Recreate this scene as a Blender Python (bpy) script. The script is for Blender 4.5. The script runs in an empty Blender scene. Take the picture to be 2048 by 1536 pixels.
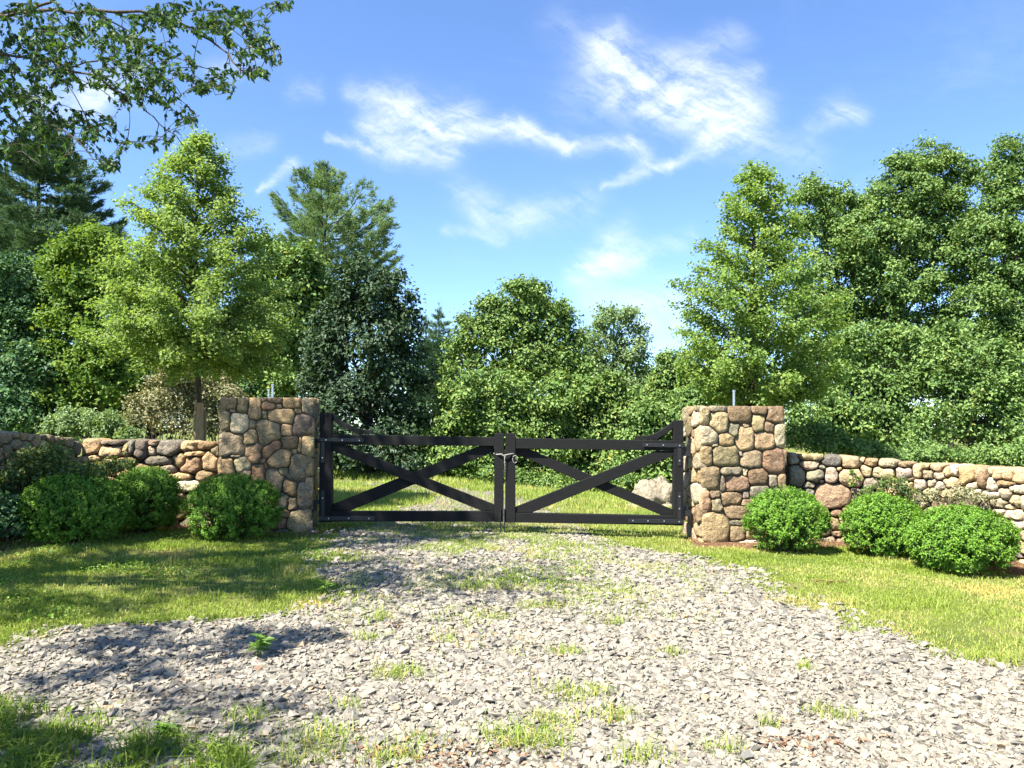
import bpy, math, random
import numpy as np
from mathutils import Vector
R = math.radians
rng = np.random.default_rng(7)
random.seed(7)
sc = bpy.context.scene
COL = sc.collection

# ---------------------------------------------------------------- camera, sky, sun, exposure
F, CX, CY, HY = 1478.0, 1024.0, 768.0, 853.0
PITCH = math.atan((HY - CY) / F)
CAM = np.array([0.0, 0.0, 1.6])
cam_d = bpy.data.cameras.new('camera')
cam = bpy.data.objects.new('camera', cam_d); COL.objects.link(cam)
cam.location = CAM; cam.rotation_euler = (math.pi / 2 + PITCH, 0, 0)
cam_d.sensor_width = 36; cam_d.lens = 36 * F / 2048; cam_d.clip_end = 2000; cam_d.clip_start = .05
sc.camera = cam
SUNV = np.array([-0.55, -0.44, 1.0]); SUNV = SUNV / np.linalg.norm(SUNV)
EL = math.asin(SUNV[2]); AZ = math.atan2(SUNV[0], SUNV[1])          # azimuth clockwise from +Y
sun_d = bpy.data.lights.new('sun', 'SUN'); sun_d.energy = 5.0; sun_d.angle = R(.55); sun_d.color = (1, .955, .87)
sun = bpy.data.objects.new('sun', sun_d); COL.objects.link(sun)
sun.rotation_euler = Vector(SUNV).to_track_quat('Z', 'Y').to_euler(); sun.location = (-20, -10, 40)
sc.view_settings.view_transform = 'Standard'; sc.view_settings.look = 'None'
sc.view_settings.exposure = 1.95; sc.view_settings.gamma = 1; sc.view_settings.use_curve_mapping = False

def ray(px, py):
    f = np.array([0, math.cos(PITCH), math.sin(PITCH)]); u = np.array([0, -math.sin(PITCH), math.cos(PITCH)])
    return f + np.array([1.0, 0, 0]) * (px - CX) / F + u * (CY - py) / F
def at(px, py, Y):
    d = ray(px, py); return CAM + d * (Y / d[1])
def to_px(p):
    d = np.asarray(p, float) - CAM
    f = np.array([0, math.cos(PITCH), math.sin(PITCH)]); u = np.array([0, -math.sin(PITCH), math.cos(PITCH)])
    z = d @ f
    return CX + F * d[..., 0] / z, CY - F * (d @ u) / z

class NT:
    """tiny helper for node trees"""
    def __init__(s, nt): s.t = nt
    def n(s, typ, **kw):
        o = s.t.nodes.new(typ)
        for k, v in kw.items():
            if k.startswith('i_'):
                k = k[2:]; k = int(k) if k.isdigit() else k
                s.put(o.inputs[k], v)
            else: setattr(o, k, v)
        return o
    def put(s, inp, v):
        if isinstance(v, bpy.types.NodeSocket): s.t.links.new(v, inp)
        else: inp.default_value = v
    def m(s, op, a, b=0.0, c=None, clamp=False):
        o = s.t.nodes.new('ShaderNodeMath'); o.operation = op; o.use_clamp = clamp
        s.put(o.inputs[0], a); s.put(o.inputs[1], b)
        if c is not None: s.put(o.inputs[2], c)
        return o.outputs[0]
    def v(s, op, a, b=None, out=0):
        o = s.t.nodes.new('ShaderNodeVectorMath'); o.operation = op
        s.put(o.inputs[0], a)
        if b is not None: s.put(o.inputs['Scale' if op == 'SCALE' else 1], b)
        return o.outputs[out]
    def mix(s, fac, a, b, blend='MIX'):
        o = s.t.nodes.new('ShaderNodeMix'); o.data_type = 'RGBA'; o.blend_type = blend
        s.put(o.inputs[0], fac); s.put(o.inputs[6], a); s.put(o.inputs[7], b)
        return o.outputs[2]
    def noise(s, vec, scale, detail=4, rough=.55, dist=0.0, out=0, typ='3D'):
        o = s.t.nodes.new('ShaderNodeTexNoise'); o.noise_dimensions = typ
        s.put(o.inputs['Vector'], vec); o.inputs['Scale'].default_value = scale; o.inputs['Detail'].default_value = detail
        o.inputs['Roughness'].default_value = rough; o.inputs['Distortion'].default_value = dist
        return o.outputs[out]
    def ramp(s, fac, stops):
        o = s.t.nodes.new('ShaderNodeValToRGB'); s.put(o.inputs[0], fac)
        e = o.color_ramp.elements
        while len(e) < len(stops): e.new(.5)
        for k, (p, c) in enumerate(stops):
            e[k].position = p; e[k].color = (*c, 1) if len(c) == 3 else c
        return o.outputs[0]
    def remap(s, val, a, b, c=0.0, d=1.0):
        o = s.t.nodes.new('ShaderNodeMapRange'); s.put(o.inputs[0], val)
        for k, x in enumerate((a, b, c, d)): o.inputs[1 + k].default_value = x
        o.interpolation_type = 'SMOOTHSTEP'
        return o.outputs[0]

def make_world():
    w = bpy.data.worlds.new('World'); sc.world = w; w.use_nodes = True
    w.node_tree.nodes.clear(); t = NT(w.node_tree)
    sky = t.n('ShaderNodeTexSky', sky_type='NISHITA', sun_disc=False, sun_elevation=EL, sun_rotation=AZ,
              air_density=.88, dust_density=.1, ozone_density=2.6, altitude=100)
    d = t.n('ShaderNodeTexCoord').outputs['Generated']
    sx = t.n('ShaderNodeSeparateXYZ', i_0=d)
    y = t.m('MAXIMUM', sx.outputs[1], .05)
    P0 = t.n('ShaderNodeCombineXYZ', i_0=t.m('DIVIDE', sx.outputs[0], y), i_1=t.m('DIVIDE', sx.outputs[2], y)).outputs[0]
    # cirrus: wind-drawn strokes of cloud lying on the sky at their own bearings, torn by two scales of turbulence
    w1 = t.v('SUBTRACT', t.noise(P0, 6.5, 2, .5, out=1), (.5, .5, .5))
    w2 = t.v('SUBTRACT', t.noise(P0, 34, 5, .7, out=1), (.5, .5, .5))
    P = t.v('ADD', P0, t.v('ADD', t.v('SCALE', w1, .045), t.v('SCALE', w2, .022)))
    P = t.v('MULTIPLY', P, (1, 1, 0))
    S = [(190,300,330,355,28,42,.5),(330,360,540,395,48,50,.75),(260,430,540,450,36,44,.75),(100,468,260,490,10,18,.55),
         (260,490,490,535,26,34,.75),(540,450,740,440,30,30,.8),(700,405,780,445,22,26,.55),(780,452,900,485,26,22,.7),
         (900,485,1130,485,20,18,.55),(1130,485,1195,540,22,22,.5),(1195,540,1150,585,20,12,.35),(1030,632,1270,548,8,14,.65),
         (1270,548,1400,470,12,24,.5),(1400,470,1480,420,28,42,.85),(1480,420,1500,365,46,50,.8),(1490,400,1300,310,60,66,1.0),
         (1300,310,1100,240,70,76,.9),(1100,240,1060,150,60,40,.55),(1030,215,1200,320,50,50,.6),(880,100,1040,170,40,50,.2),
         (1250,240,1480,120,40,30,.32),(1300,270,1530,245,44,24,.45),(940,330,1060,330,50,50,.22),(540,660,640,730,30,36,.36),
         (640,740,760,750,30,32,.42),(760,750,970,690,36,44,.36),(490,780,700,815,14,14,.34),(950,935,1040,860,28,36,.8),
         (990,925,1120,890,36,36,.6),(1120,880,1340,805,34,24,.34),(1040,820,1100,770,28,28,.25),(1000,1035,1330,1005,36,44,.36),
         (1130,1060,1250,1040,22,26,.4),(1175,1118,1195,1118,18,18,.75),(1274,1118,1286,1118,16,16,.6),(1560,500,1740,550,42,42,.3),
         (1740,440,1850,370,24,34,.42),(1850,370,1910,390,34,26,.32),(-10,290,60,290,24,24,.35),(-136,635,-34,568,7,16,.6),
         (-720,310,-590,296,34,40,.7),(-900,340,-720,330,50,50,.6),(-340,500,-110,480,24,24,.2),(-300,240,-170,200,30,30,.3)]
    acc = None
    for x0, y0, x1, y1, a, b, k in S:
        q = []
        for x, yy in ((x0, y0), (x1, y1)):
            r = ray(600 + x / 1.7067, yy / 1.7067); q.append(np.array([r[0] / r[1], r[2] / r[1]]))
        ba = q[1] - q[0]; wa, wb = (v / 1.7067 / F * 1.5 for v in (a, b))
        pa = t.v('SUBTRACT', P, (*q[0], 0))
        h = t.m('DIVIDE', t.v('DOT_PRODUCT', pa, (*ba, 0), out=1), float(ba @ ba), clamp=True)
        dist = t.v('LENGTH', t.v('SUBTRACT', pa, t.v('SCALE', (*ba, 0), h)), out=1)
        q_ = t.m('DIVIDE', dist, t.m('MULTIPLY_ADD', h, wb - wa, wa))
        v = t.m('MULTIPLY', t.m('POWER', 2.718, t.m('MULTIPLY', t.m('MULTIPLY', q_, q_), -1.0)), k * .9)
        acc = v if acc is None else t.m('ADD', acc, t.m('MULTIPLY', v, t.m('SUBTRACT', 1.0, acc, clamp=True)))
    def fibre(ang, thin, scale):
        mp = t.n('ShaderNodeMapping', vector_type='TEXTURE'); t.put(mp.inputs[0], P)
        mp.inputs['Rotation'].default_value = (0, 0, R(ang)); mp.inputs['Scale'].default_value = (1, thin, 1)
        return t.noise(mp.outputs[0], scale, 7, .68, .35)
    fib = t.m('ADD', t.m('MULTIPLY', fibre(-28, .25, 9), .6), t.m('MULTIPLY', fibre(22, .3, 8), .4))
    m1 = t.m('MULTIPLY', acc, t.remap(fib, .32, .68, .06, 1.4))
    m1 = t.m('MULTIPLY', m1, .78, clamp=True)
    front = t.remap(sx.outputs[1], .1, .3)
    m1 = t.m('MULTIPLY', m1, front)
    # thin veil of the same cirrus all over the sky
    md = t.n('ShaderNodeMapping'); t.put(md.inputs[0], d); md.inputs['Scale'].default_value = (1, 1, 2.6); md.inputs['Rotation'].default_value = (.2, .3, .4)
    veil = t.noise(md.outputs[0], 3.2, 8, .62, 1.1)
    m2 = t.m('MULTIPLY', t.remap(veil, .5, .8), .1)
    mask = t.m('MULTIPLY', t.m('ADD', m1, m2, clamp=True), t.remap(sx.outputs[2], .0, .12), clamp=True)
    skyc = t.mix(1.0, sky.outputs[0], (.82, .945, 1.12, 1), 'MULTIPLY')
    col = t.mix(mask, skyc, (4.5, 4.75, 4.95, 1))
    bg = t.n('ShaderNodeBackground', i_0=col, i_1=.074)
    out = t.n('ShaderNodeOutputWorld', i_0=bg.outputs[0])
    w.cycles.sampling_method = 'MANUAL'; w.cycles.sample_map_resolution = 512
make_world()

# ---------------------------------------------------------------- helpers
def put(o, label=None, cat=None, group=None, kind=None):
    if label: o['label'] = label
    if cat: o['category'] = cat
    if group: o['group'] = group
    if kind: o['kind'] = kind
    return o
def thing(name, label, cat, loc, group=None):
    o = bpy.data.objects.new(name, None); COL.objects.link(o); o.location = [float(v) for v in loc]; o.empty_display_size = .2
    return put(o, label, cat, group)

class MB:
    """gathers numpy geometry and links it as ONE mesh object"""
    def __init__(s): s.V = []; s.Fc = []; s.A = []; s.n = 0
    def add(s, v, faces, a=0.5):
        v = np.asarray(v, float).reshape(-1, 3)
        for f in (faces if isinstance(faces, list) else [faces]): s.Fc.append(np.asarray(f, np.int64) + s.n)
        s.V.append(v); s.A.append(np.broadcast_to(np.asarray(a, float), (len(v),))); s.n += len(v)
    def box(s, lo, hi, a=.5):
        (x0, y0, z0), (x1, y1, z1) = lo, hi
        s.add([(x0,y0,z0),(x1,y0,z0),(x1,y1,z0),(x0,y1,z0),(x0,y0,z1),(x1,y0,z1),(x1,y1,z1),(x0,y1,z1)],
              np.array([(0,3,2,1),(4,5,6,7),(0,1,5,4),(1,2,6,5),(2,3,7,6),(3,0,4,7)]), a)
    def prism(s, poly, axis, d0, d1, a=.5):
        """polygon in two axes pushed along the third; axis is the index of the pushed one"""
        n = len(poly); v = []
        for d in (d0, d1):
            for p in poly:
                q = [p[0], p[1]]; q.insert(axis, d); v.append(q)
        s.add(v, [np.array([list(range(n))[::-1]]), np.array([list(range(n, 2 * n))]),
                  np.array([(i, (i + 1) % n, n + (i + 1) % n, n + i) for i in range(n)])], a)
    def tube(s, pts, rad, k=6, a=.5, cap=True):
        pts = np.asarray(pts, float); n = len(pts)
        rad = np.broadcast_to(np.asarray(rad, float), (n,))
        tan = np.gradient(pts, axis=0); tan /= np.linalg.norm(tan, axis=1)[:, None] + 1e-9
        ref = np.where(np.abs(tan[:, 2:3]) > .9, np.array([[1.0, 0, 0]]), np.array([[0, 0, 1.0]]))
        e1 = np.cross(tan, ref); e1 /= np.linalg.norm(e1, axis=1)[:, None] + 1e-9; e2 = np.cross(tan, e1)
        th = np.arange(k) * 2 * np.pi / k
        v = pts[:, None] + rad[:, None, None] * (np.cos(th)[None, :, None] * e1[:, None] + np.sin(th)[None, :, None] * e2[:, None])
        i, j = np.meshgrid(np.arange(n - 1), np.arange(k), indexing='ij'); j2 = (j + 1) % k
        f = [np.stack([i * k + j, i * k + j2, (i + 1) * k + j2, (i + 1) * k + j], -1).reshape(-1, 4)]
        if cap: f += [np.arange(k)[None, ::-1], (np.arange(k) + (n - 1) * k)[None]]
        s.add(v, f, a)
    def leaves(s, P, N, U, L, W, a, fold=.25):
        n = len(P)
        N = N / (np.linalg.norm(N, axis=1)[:, None] + 1e-9)
        U = U - N * np.sum(U * N, 1)[:, None]; U /= np.linalg.norm(U, axis=1)[:, None] + 1e-9
        S_ = np.cross(N, U); L = np.broadcast_to(L, (n,))[:, None]; W = np.broadcast_to(W, (n,))[:, None]
        up = N * W * fold
        v = np.stack([P - U * L * .5, P + S_ * W * .5 + up - U * L * .08, P + U * L * .5 - up * .5, P - S_ * W * .5 + up - U * L * .08], 1).reshape(-1, 3)
        f = np.arange(4 * n).reshape(n, 4)
        s.add(v, f, np.repeat(np.broadcast_to(a, (n,)), 4))
    def build(s, name, m, root=None, smooth=False, origin=None):
        V = np.concatenate(s.V); off = np.zeros(3)
        if root is not None: off = np.array(root.location)
        loc = np.zeros(3)
        if origin is not None: loc = np.asarray(origin, float) - off; off = np.asarray(origin, float)
        V = V - off
        me = bpy.data.meshes.new(name)
        me.vertices.add(len(V)); me.vertices.foreach_set('co', V.astype(np.float32).ravel())
        ls = []; lt = []
        for f in s.Fc: ls.append(f.ravel()); lt.append(np.full(len(f), f.shape[1]))
        ls = np.concatenate(ls); lt = np.concatenate(lt)
        me.loops.add(len(ls)); me.loops.foreach_set('vertex_index', ls.astype(np.int32))
        me.polygons.add(len(lt)); st = np.concatenate([[0], np.cumsum(lt)[:-1]])
        me.polygons.foreach_set('loop_start', st.astype(np.int32))
        me.polygons.foreach_set('use_smooth', np.full(len(lt), smooth))
        at_ = me.attributes.new('rnd', 'FLOAT', 'POINT'); at_.data.foreach_set('value', np.concatenate(s.A).astype(np.float32))
        me.update(calc_edges=True)
        me.materials.append(m)
        o = bpy.data.objects.new(name, me); COL.objects.link(o)
        if root is not None: o.parent = root
        o.location = loc
        return o

_lat = {}
def noise2(x, y, scale, seed=0):
    """smooth value noise 0..1"""
    if seed not in _lat: _lat[seed] = np.random.default_rng(100 + seed).random((256, 256))
    g = _lat[seed]; x = np.asarray(x, float) / scale + 1000; y = np.asarray(y, float) / scale + 1000
    xi = np.floor(x).astype(int); yi = np.floor(y).astype(int); fx = x - xi; fy = y - yi
    fx = fx * fx * (3 - 2 * fx); fy = fy * fy * (3 - 2 * fy)
    a = g[xi % 256, yi % 256]; b = g[(xi + 1) % 256, yi % 256]; c = g[xi % 256, (yi + 1) % 256]; d = g[(xi + 1) % 256, (yi + 1) % 256]
    return (a * (1 - fx) + b * fx) * (1 - fy) + (c * (1 - fx) + d * fx) * fy
def rdir(n, r=rng):
    v = r.normal(size=(n, 3)); return v / np.linalg.norm(v, axis=1)[:, None]

# ---------------------------------------------------------------- materials
def mat(name):
    m = bpy.data.materials.new(name); m.use_nodes = True; m.node_tree.nodes.clear()
    return m, NT(m.node_tree)
def finish(t, shader): t.n('ShaderNodeOutputMaterial', i_0=shader)
def principled(t, col, rough=.8, normal=None, spec=.3, metal=0.0):
    p = t.n('ShaderNodeBsdfPrincipled'); t.put(p.inputs['Base Color'], col); t.put(p.inputs['Roughness'], rough)
    p.inputs['Specular IOR Level'].default_value = spec; p.inputs['Metallic'].default_value = metal
    if normal is not None: t.put(p.inputs['Normal'], normal)
    return p.outputs[0]
def bump(t, h, strength=.5, dist=.02):
    return t.n('ShaderNodeBump', i_Strength=strength, i_Distance=dist, i_Height=h).outputs[0]
def attr(t, name='rnd'): return t.n('ShaderNodeAttribute', attribute_name=name).outputs['Fac']

def leaf_mat(name, c_lo, c_mid, c_hi, trans=.4, gloss=.06, tr_tint=(1.25, 1.15, .55)):
    m, t = mat(name)
    c = t.ramp(attr(t), [(0, c_lo), (.5, c_mid), (.92, c_hi), (1, tuple(v * k for v, k in zip(c_hi, (1.5, 1.1, .9))))])
    df = t.n('ShaderNodeBsdfDiffuse', i_0=c).outputs[0]
    tl = t.n('ShaderNodeBsdfTranslucent', i_0=t.mix(1.0, c, (*tr_tint, 1), 'MULTIPLY')).outputs[0]
    a = t.n('ShaderNodeMixShader', i_0=trans, i_1=df, i_2=tl).outputs[0]
    gl = t.n('ShaderNodeBsdfGlossy', i_0=(1, 1, 1, 1), i_1=.6).outputs[0]
    finish(t, t.n('ShaderNodeMixShader', i_0=gloss * .3, i_1=a, i_2=gl).outputs[0]); return m

def stone_mat():
    m, t = mat('fieldstone')
    oi = t.n('ShaderNodeObjectInfo')
    co = t.v('ADD', t.n('ShaderNodeTexCoord').outputs['Object'], t.v('SCALE', (37, 91, 53), oi.outputs['Random']))
    n1 = t.noise(co, 5, 5, .62, .8); n2 = t.noise(co, 55, 6, .75); n3 = t.noise(co, 17, 6, .68, 1.2)
    vo = t.n('ShaderNodeTexVoronoi', i_Vector=t.v('ADD', co, t.v('SCALE', t.noise(co, 8, 3, .6, out=1), .12)), i_Scale=9.0, feature='F1').outputs['Distance']
    c = t.mix(1.0, oi.outputs['Color'], t.ramp(n1, [(.25, (.74, .74, .75)), (.55, (1, 1, 1)), (.8, (1.2, 1.16, 1.08))]), 'MULTIPLY')
    c = t.mix(t.m('MULTIPLY', t.remap(n3, .55, .75), .3), c, (.36, .25, .14, 1))
    c = t.mix(t.m('MULTIPLY', t.remap(t.noise(co, 9, 6, .7, .3), .6, .72), .5), c, (.42, .42, .37, 1))
    c = t.mix(1.0, c, t.ramp(n2, [(.3, (.72, .72, .72)), (.6, (1.1, 1.1, 1.1))]), 'MULTIPLY')
    c = t.mix(1.0, c, t.ramp(n3, [(.32, (.7, .69, .67)), (.5, (1, 1, 1)), (.7, (1.2, 1.18, 1.14))]), 'MULTIPLY')
    h = t.m('ADD', t.m('ADD', t.m('MULTIPLY', n1, 1.1), t.m('MULTIPLY', vo, .9)), t.m('ADD', t.m('MULTIPLY', n3, 1.2), t.m('MULTIPLY', n2, .4)))
    finish(t, principled(t, c, .95, bump(t, h, 1.0, .045), .12)); return m
def timber_mat():
    m, t = mat('black_stained_timber')
    mp = t.n('ShaderNodeMapping', i_Vector=t.n('ShaderNodeTexCoord').outputs['Object']); mp.inputs['Scale'].default_value = (2.2, 25, 30)
    n = t.noise(mp.outputs[0], 2.5, 6, .65, .8)
    c = t.ramp(n, [(.3, (.004, .004, .0042)), (.7, (.011, .0105, .0102))])
    finish(t, principled(t, c, t.remap(n, .2, .8, .6, .85), bump(t, n, .45, .008), .2)); return m
def plain(name, col, rough=.6, metal=0.0, spec=.4, scale=30, amt=.25, bmp=.2):
    m, t = mat(name)
    co = t.n('ShaderNodeTexCoord').outputs['Object']; n = t.noise(co, scale, 5, .6)
    k0, k1 = 1 - amt, 1 + amt
    c = t.mix(1.0, (*col, 1), t.ramp(n, [(.3, (k0, k0, k0)), (.7, (k1, k1, k1))]), 'MULTIPLY')
    finish(t, principled(t, c, rough, bump(t, n, bmp, .01), spec, metal)); return m
def bark_mat(name, c0, c1):
    m, t = mat(name)
    mp = t.n('ShaderNodeMapping', i_Vector=t.n('ShaderNodeTexCoord').outputs['Object']); mp.inputs['Scale'].default_value = (14, 14, 2.5)
    n = t.noise(mp.outputs[0], 2.2, 6, .65, .6)
    finish(t, principled(t, t.ramp(n, [(.3, c0), (.7, c1)]), .9, bump(t, n, .8, .03), .15)); return m

M_STONE = stone_mat(); M_TIMBER = timber_mat()
M_MORTAR = plain('mortar', (.1, .085, .066), .95, spec=.1, scale=60)
M_WALLCORE = plain('packed_earth_core', (.05, .045, .04), .95, spec=.1)
M_IRON = plain('black_iron', (.018, .018, .02), .45, .3, .5)
M_STEEL = plain('galvanised_steel', (.55, .56, .56), .35, .9, .5, amt=.12)
M_WIRE = plain('grey_wire', (.2, .19, .175), .6, .1)
M_BARK = bark_mat('young_bark', (.035, .027, .018), (.11, .085, .06))
M_BARKD = bark_mat('dark_bark', (.02, .018, .015), (.07, .06, .05))
M_PLANK = bark_mat('weathered_board', (.2, .13, .07), (.36, .25, .14))
M_MAPLE = leaf_mat('maple_leaf', (.115, .185, .045), (.195, .285, .068), (.3, .385, .12), .5, .06, (1.12, 1.15, .6))
M_MAPLE2 = leaf_mat('maple_leaf_warm', (.1, .18, .036), (.18, .285, .058), (.3, .38, .1), .5, .06, (1.12, 1.15, .6))
M_POPLAR = leaf_mat('tall_tree_leaf', (.06, .12, .034), (.125, .215, .05), (.22, .31, .085), .3, .06)
M_OAK = leaf_mat('mid_tree_leaf', (.05, .105, .022), (.115, .2, .038), (.22, .29, .065), 0.22, .07)
M_DARK = leaf_mat('dark_tree_leaf', (0.018, 0.041, 0.018), (0.034, 0.070, 0.028), (0.068, 0.114, 0.040), 0.22, .07)
M_LEFT = leaf_mat('wood_edge_leaf', (0.026, 0.072, 0.029), (0.058, 0.130, 0.046), (0.117, 0.208, 0.065), 0.22, .06)
M_YEL = leaf_mat('yellow_green_leaf', (.06, .13, .018), (.12, .21, .028), (.2, .28, .05), .42, .05)
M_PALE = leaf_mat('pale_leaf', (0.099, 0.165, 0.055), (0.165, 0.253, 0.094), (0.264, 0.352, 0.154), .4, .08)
M_PINE = leaf_mat('pine_needle', (.035, .075, .035), (.075, .135, .055), (.14, .21, .085), .25, .06, (1, 1.05, .8))
M_PINE2 = leaf_mat('white_pine_needle', (0.081, 0.138, 0.052), (0.149, 0.230, 0.086), (0.230, 0.310, 0.115), .3, .04, (1.1, 1.1, .8))
M_BOX = leaf_mat('boxwood_leaf', (.035, .1, .008), (.12, .25, .018), (.25, .4, .04), 0.22, .07, (1.1, 1.15, .5))
M_OVER = leaf_mat('overhang_leaf', (.016, .042, .014), (.034, .085, .022), (.085, .16, .03), .4, .08)
M_VINE = leaf_mat('vine_leaf', (.06, .1, .03), (.1, .16, .04), (.25, .27, .06), .36, .07)
M_DRY = leaf_mat('dry_shrub_leaf', (.13, .15, .06), (.23, .23, .12), (.34, .31, .18), .25, .05)
M_GRASS = leaf_mat('grass_blade', (0.114, 0.179, 0.021), (0.227, 0.305, 0.036), (0.413, 0.400, 0.144), .35, .05, (1.1, 1.1, .6))
M_MEADOW = leaf_mat('meadow_blade', (0.131, 0.202, 0.030), (0.243, 0.334, 0.050), (0.405, 0.414, 0.142), .35, .05, (1.1, 1.1, .6))
M_WEED = leaf_mat('weed_leaf', (.07, .16, .02), (.14, .27, .03), (.22, .34, .06), .4, .06)
M_LITTER = leaf_mat('leaf_litter', (.09, .05, .03), (.2, .11, .06), (.33, .19, .1), .15, .03, (1, 1, 1))

# ---------------------------------------------------------------- ground
def zf(x, y):
    x = np.asarray(x, float); y = np.asarray(y, float)
    return -.2 * np.tanh(x / 8.0) - .02 + (noise2(x, y, 1.3, 1) - .5) * .035 + (noise2(x, y, .35, 2) - .5) * .012
def gpt(px, py):
    """point of the ground seen at a photo pixel"""
    Y = 1478 * 1.62 / max(py - HY, 6)
    for _ in range(4):
        p = at(px, py, Y); z = float(zf(p[0], p[1])); d = ray(px, py); Y = (z - 1.6) / d[2] * d[1]
    return at(px, py, Y)
LE = [(1.0, -1200), (3.5, -400), (4.4, -160), (5.07, 0), (5.74, 150), (6.0, 400), (6.2, 590), (7.3, 690), (8.97, 680), (10.5, 655), (11.3, 665), (12.5, 760), (16.3, 880), (18, 850), (21, 620), (25, 300)]
RE = [(1.0, 5200), (3.5, 2600), (5.13, 2055), (5.48, 1900), (6.7, 1650), (7.55, 1560), (8.97, 1430), (9.9, 1330), (10.5, 1220), (11.6, 1150), (12.5, 1130), (16.3, 1080), (18, 1010), (21, 740), (25, 420)]
def edge(tab, y):
    ys = np.array([a for a, _ in tab]); xs = np.array([(p - CX) / F * a for a, p in tab])
    return np.interp(y, ys, xs)
def gravel_in(x, y):
    """signed metres inside the drive, ragged"""
    rag = (noise2(x, y, .9, 3) - .5) * .7 + (noise2(x, y, .25, 4) - .5) * .35
    return np.minimum(x - edge(LE, y), edge(RE, y) - x) + rag * np.clip((np.asarray(y) - 2) / 4, .3, 1)

def axis(lims, fine, far, growth):
    a, b = lims; c = list(np.arange(a, b + 1e-6, fine)); s = fine
    while c[-1] < far: s *= growth; c.append(c[-1] + s)
    s = fine; lo = []
    while (lo[-1] if lo else a) > -far: s *= growth; lo.append((lo[-1] if lo else a) - s)
    return np.array(lo[::-1] + c)
gx = axis((-9, 9), .12, 700, 1.3); gy = axis((2, 15), .12, 900, 1.22)
X, Y_ = np.meshgrid(gx, gy, indexing='ij')
Z = zf(X, Y_)
nx, ny = X.shape
gi, gj = np.meshgrid(np.arange(nx - 1), np.arange(ny - 1), indexing='ij')
quads = np.stack([gi * ny + gj, (gi + 1) * ny + gj, (gi + 1) * ny + gj + 1, gi * ny + gj + 1], -1).reshape(-1, 4)

def ground_mat():
    m, t = mat('turf_soil')
    pos = t.n('ShaderNodeNewGeometry').outputs['Position']
    n1 = t.noise(pos, .9, 5, .6); n2 = t.noise(pos, 40, 5, .7); mul = attr(t)
    c = t.ramp(n1, [(.3, (.07, .1, .025)), (.5, (.12, .15, .035)), (.68, (.2, .18, .075))])
    c = t.mix(1.0, c, t.ramp(n2, [(.3, (.5, .5, .5)), (.7, (1.35, 1.3, 1.2))]), 'MULTIPLY')
    soil = t.ramp(n2, [(.3, (.07, .035, .02)), (.6, (.17, .095, .055)), (.75, (.27, .17, .1))])
    c = t.mix(mul, c, soil)
    finish(t, principled(t, c, .95, bump(t, n2, .8, .03), .1)); return m
def drive_mat():
    m, t = mat('crushed_stone_bed')
    pos = t.n('ShaderNodeNewGeometry').outputs['Position']
    vo = t.n('ShaderNodeTexVoronoi', i_Vector=pos, i_Scale=26.0)
    n1 = t.noise(pos, .8, 5, .6); n2 = t.noise(pos, 60, 5, .7)
    g = t.n('ShaderNodeSeparateColor', i_0=vo.outputs['Color']).outputs[0]
    c = t.ramp(g, [(.1, (.11, .1, .082)), (.5, (.185, .164, .128)), (.9, (.25, .22, .17))])
    c = t.mix(t.remap(n1, .5, .7, 0, .55), c, (.2, .15, .1, 1))
    c = t.mix(1.0, c, t.ramp(n2, [(.3, (.6, .6, .6)), (.7, (1.2, 1.2, 1.2))]), 'MULTIPLY')
    h = t.m('SUBTRACT', t.m('MULTIPLY', n2, .3), vo.outputs['Distance'])
    finish(t, principled(t, c, .92, bump(t, h, 1.0, .03), .15)); return m

# plan of the walls (needed here for the bare soil at their feet)
RW_PX = [(1576, 11.42), (1640, 11.36), (1700, 11.24), (1778, 11.0), (1850, 10.7), (1913, 10.36), (1973, 10.0), (2046, 9.55), (2130, 9.0), (2230, 8.3), (2330, 7.5)]
RW_TOP = [905, 909, 914, 921, 926, 931, 936, 939, 944, 951, 960]
LW_PX = [(440, 11.45), (300, 11.5), (165, 11.5)]
LW_TOP = [883, 881, 877]
CW_PX = [(166, 11.5), (120, 11.1), (66, 10.6), (0, 10.0), (-90, 9.2), (-200, 8.2)]
CW_TOP = [876, 872, 868, 861, 852, 840]
def plan(tab): return np.array([[(p - CX) / F * Y, Y] for p, Y in tab])
def dist_poly(x, y, P):
    d = np.full(np.shape(x), 1e9)
    for a, b in zip(P[:-1], P[1:]):
        ab = b - a; h = np.clip(((x - a[0]) * ab[0] + (y - a[1]) * ab[1]) / (ab @ ab), 0, 1)
        d = np.minimum(d, np.hypot(x - a[0] - ab[0] * h, y - a[1] - ab[1] * h))
    return d
def wall_dist(x, y):
    return np.minimum(dist_poly(x, y, plan(RW_PX)), dist_poly(x, y, np.vstack([plan(LW_PX), plan(CW_PX)])))
PIL_FRONT = np.array([[-4.4, 10.85], [-3.0, 11.0]]), np.array([[2.8, 10.9], [4.1, 11.05]])
def mulch(x, y):
    d = np.minimum(wall_dist(x, y), np.minimum(dist_poly(x, y, PIL_FRONT[1]) + .15, dist_poly(x, y, PIL_FRONT[0]) + .35))
    side = np.where((np.asarray(x) > 2.6), .85, .6)
    return np.clip((side - d + (noise2(x, y, .5, 8) - .5) * .55) / .25, 0, 1) * (np.asarray(y) < 11.7)

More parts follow.
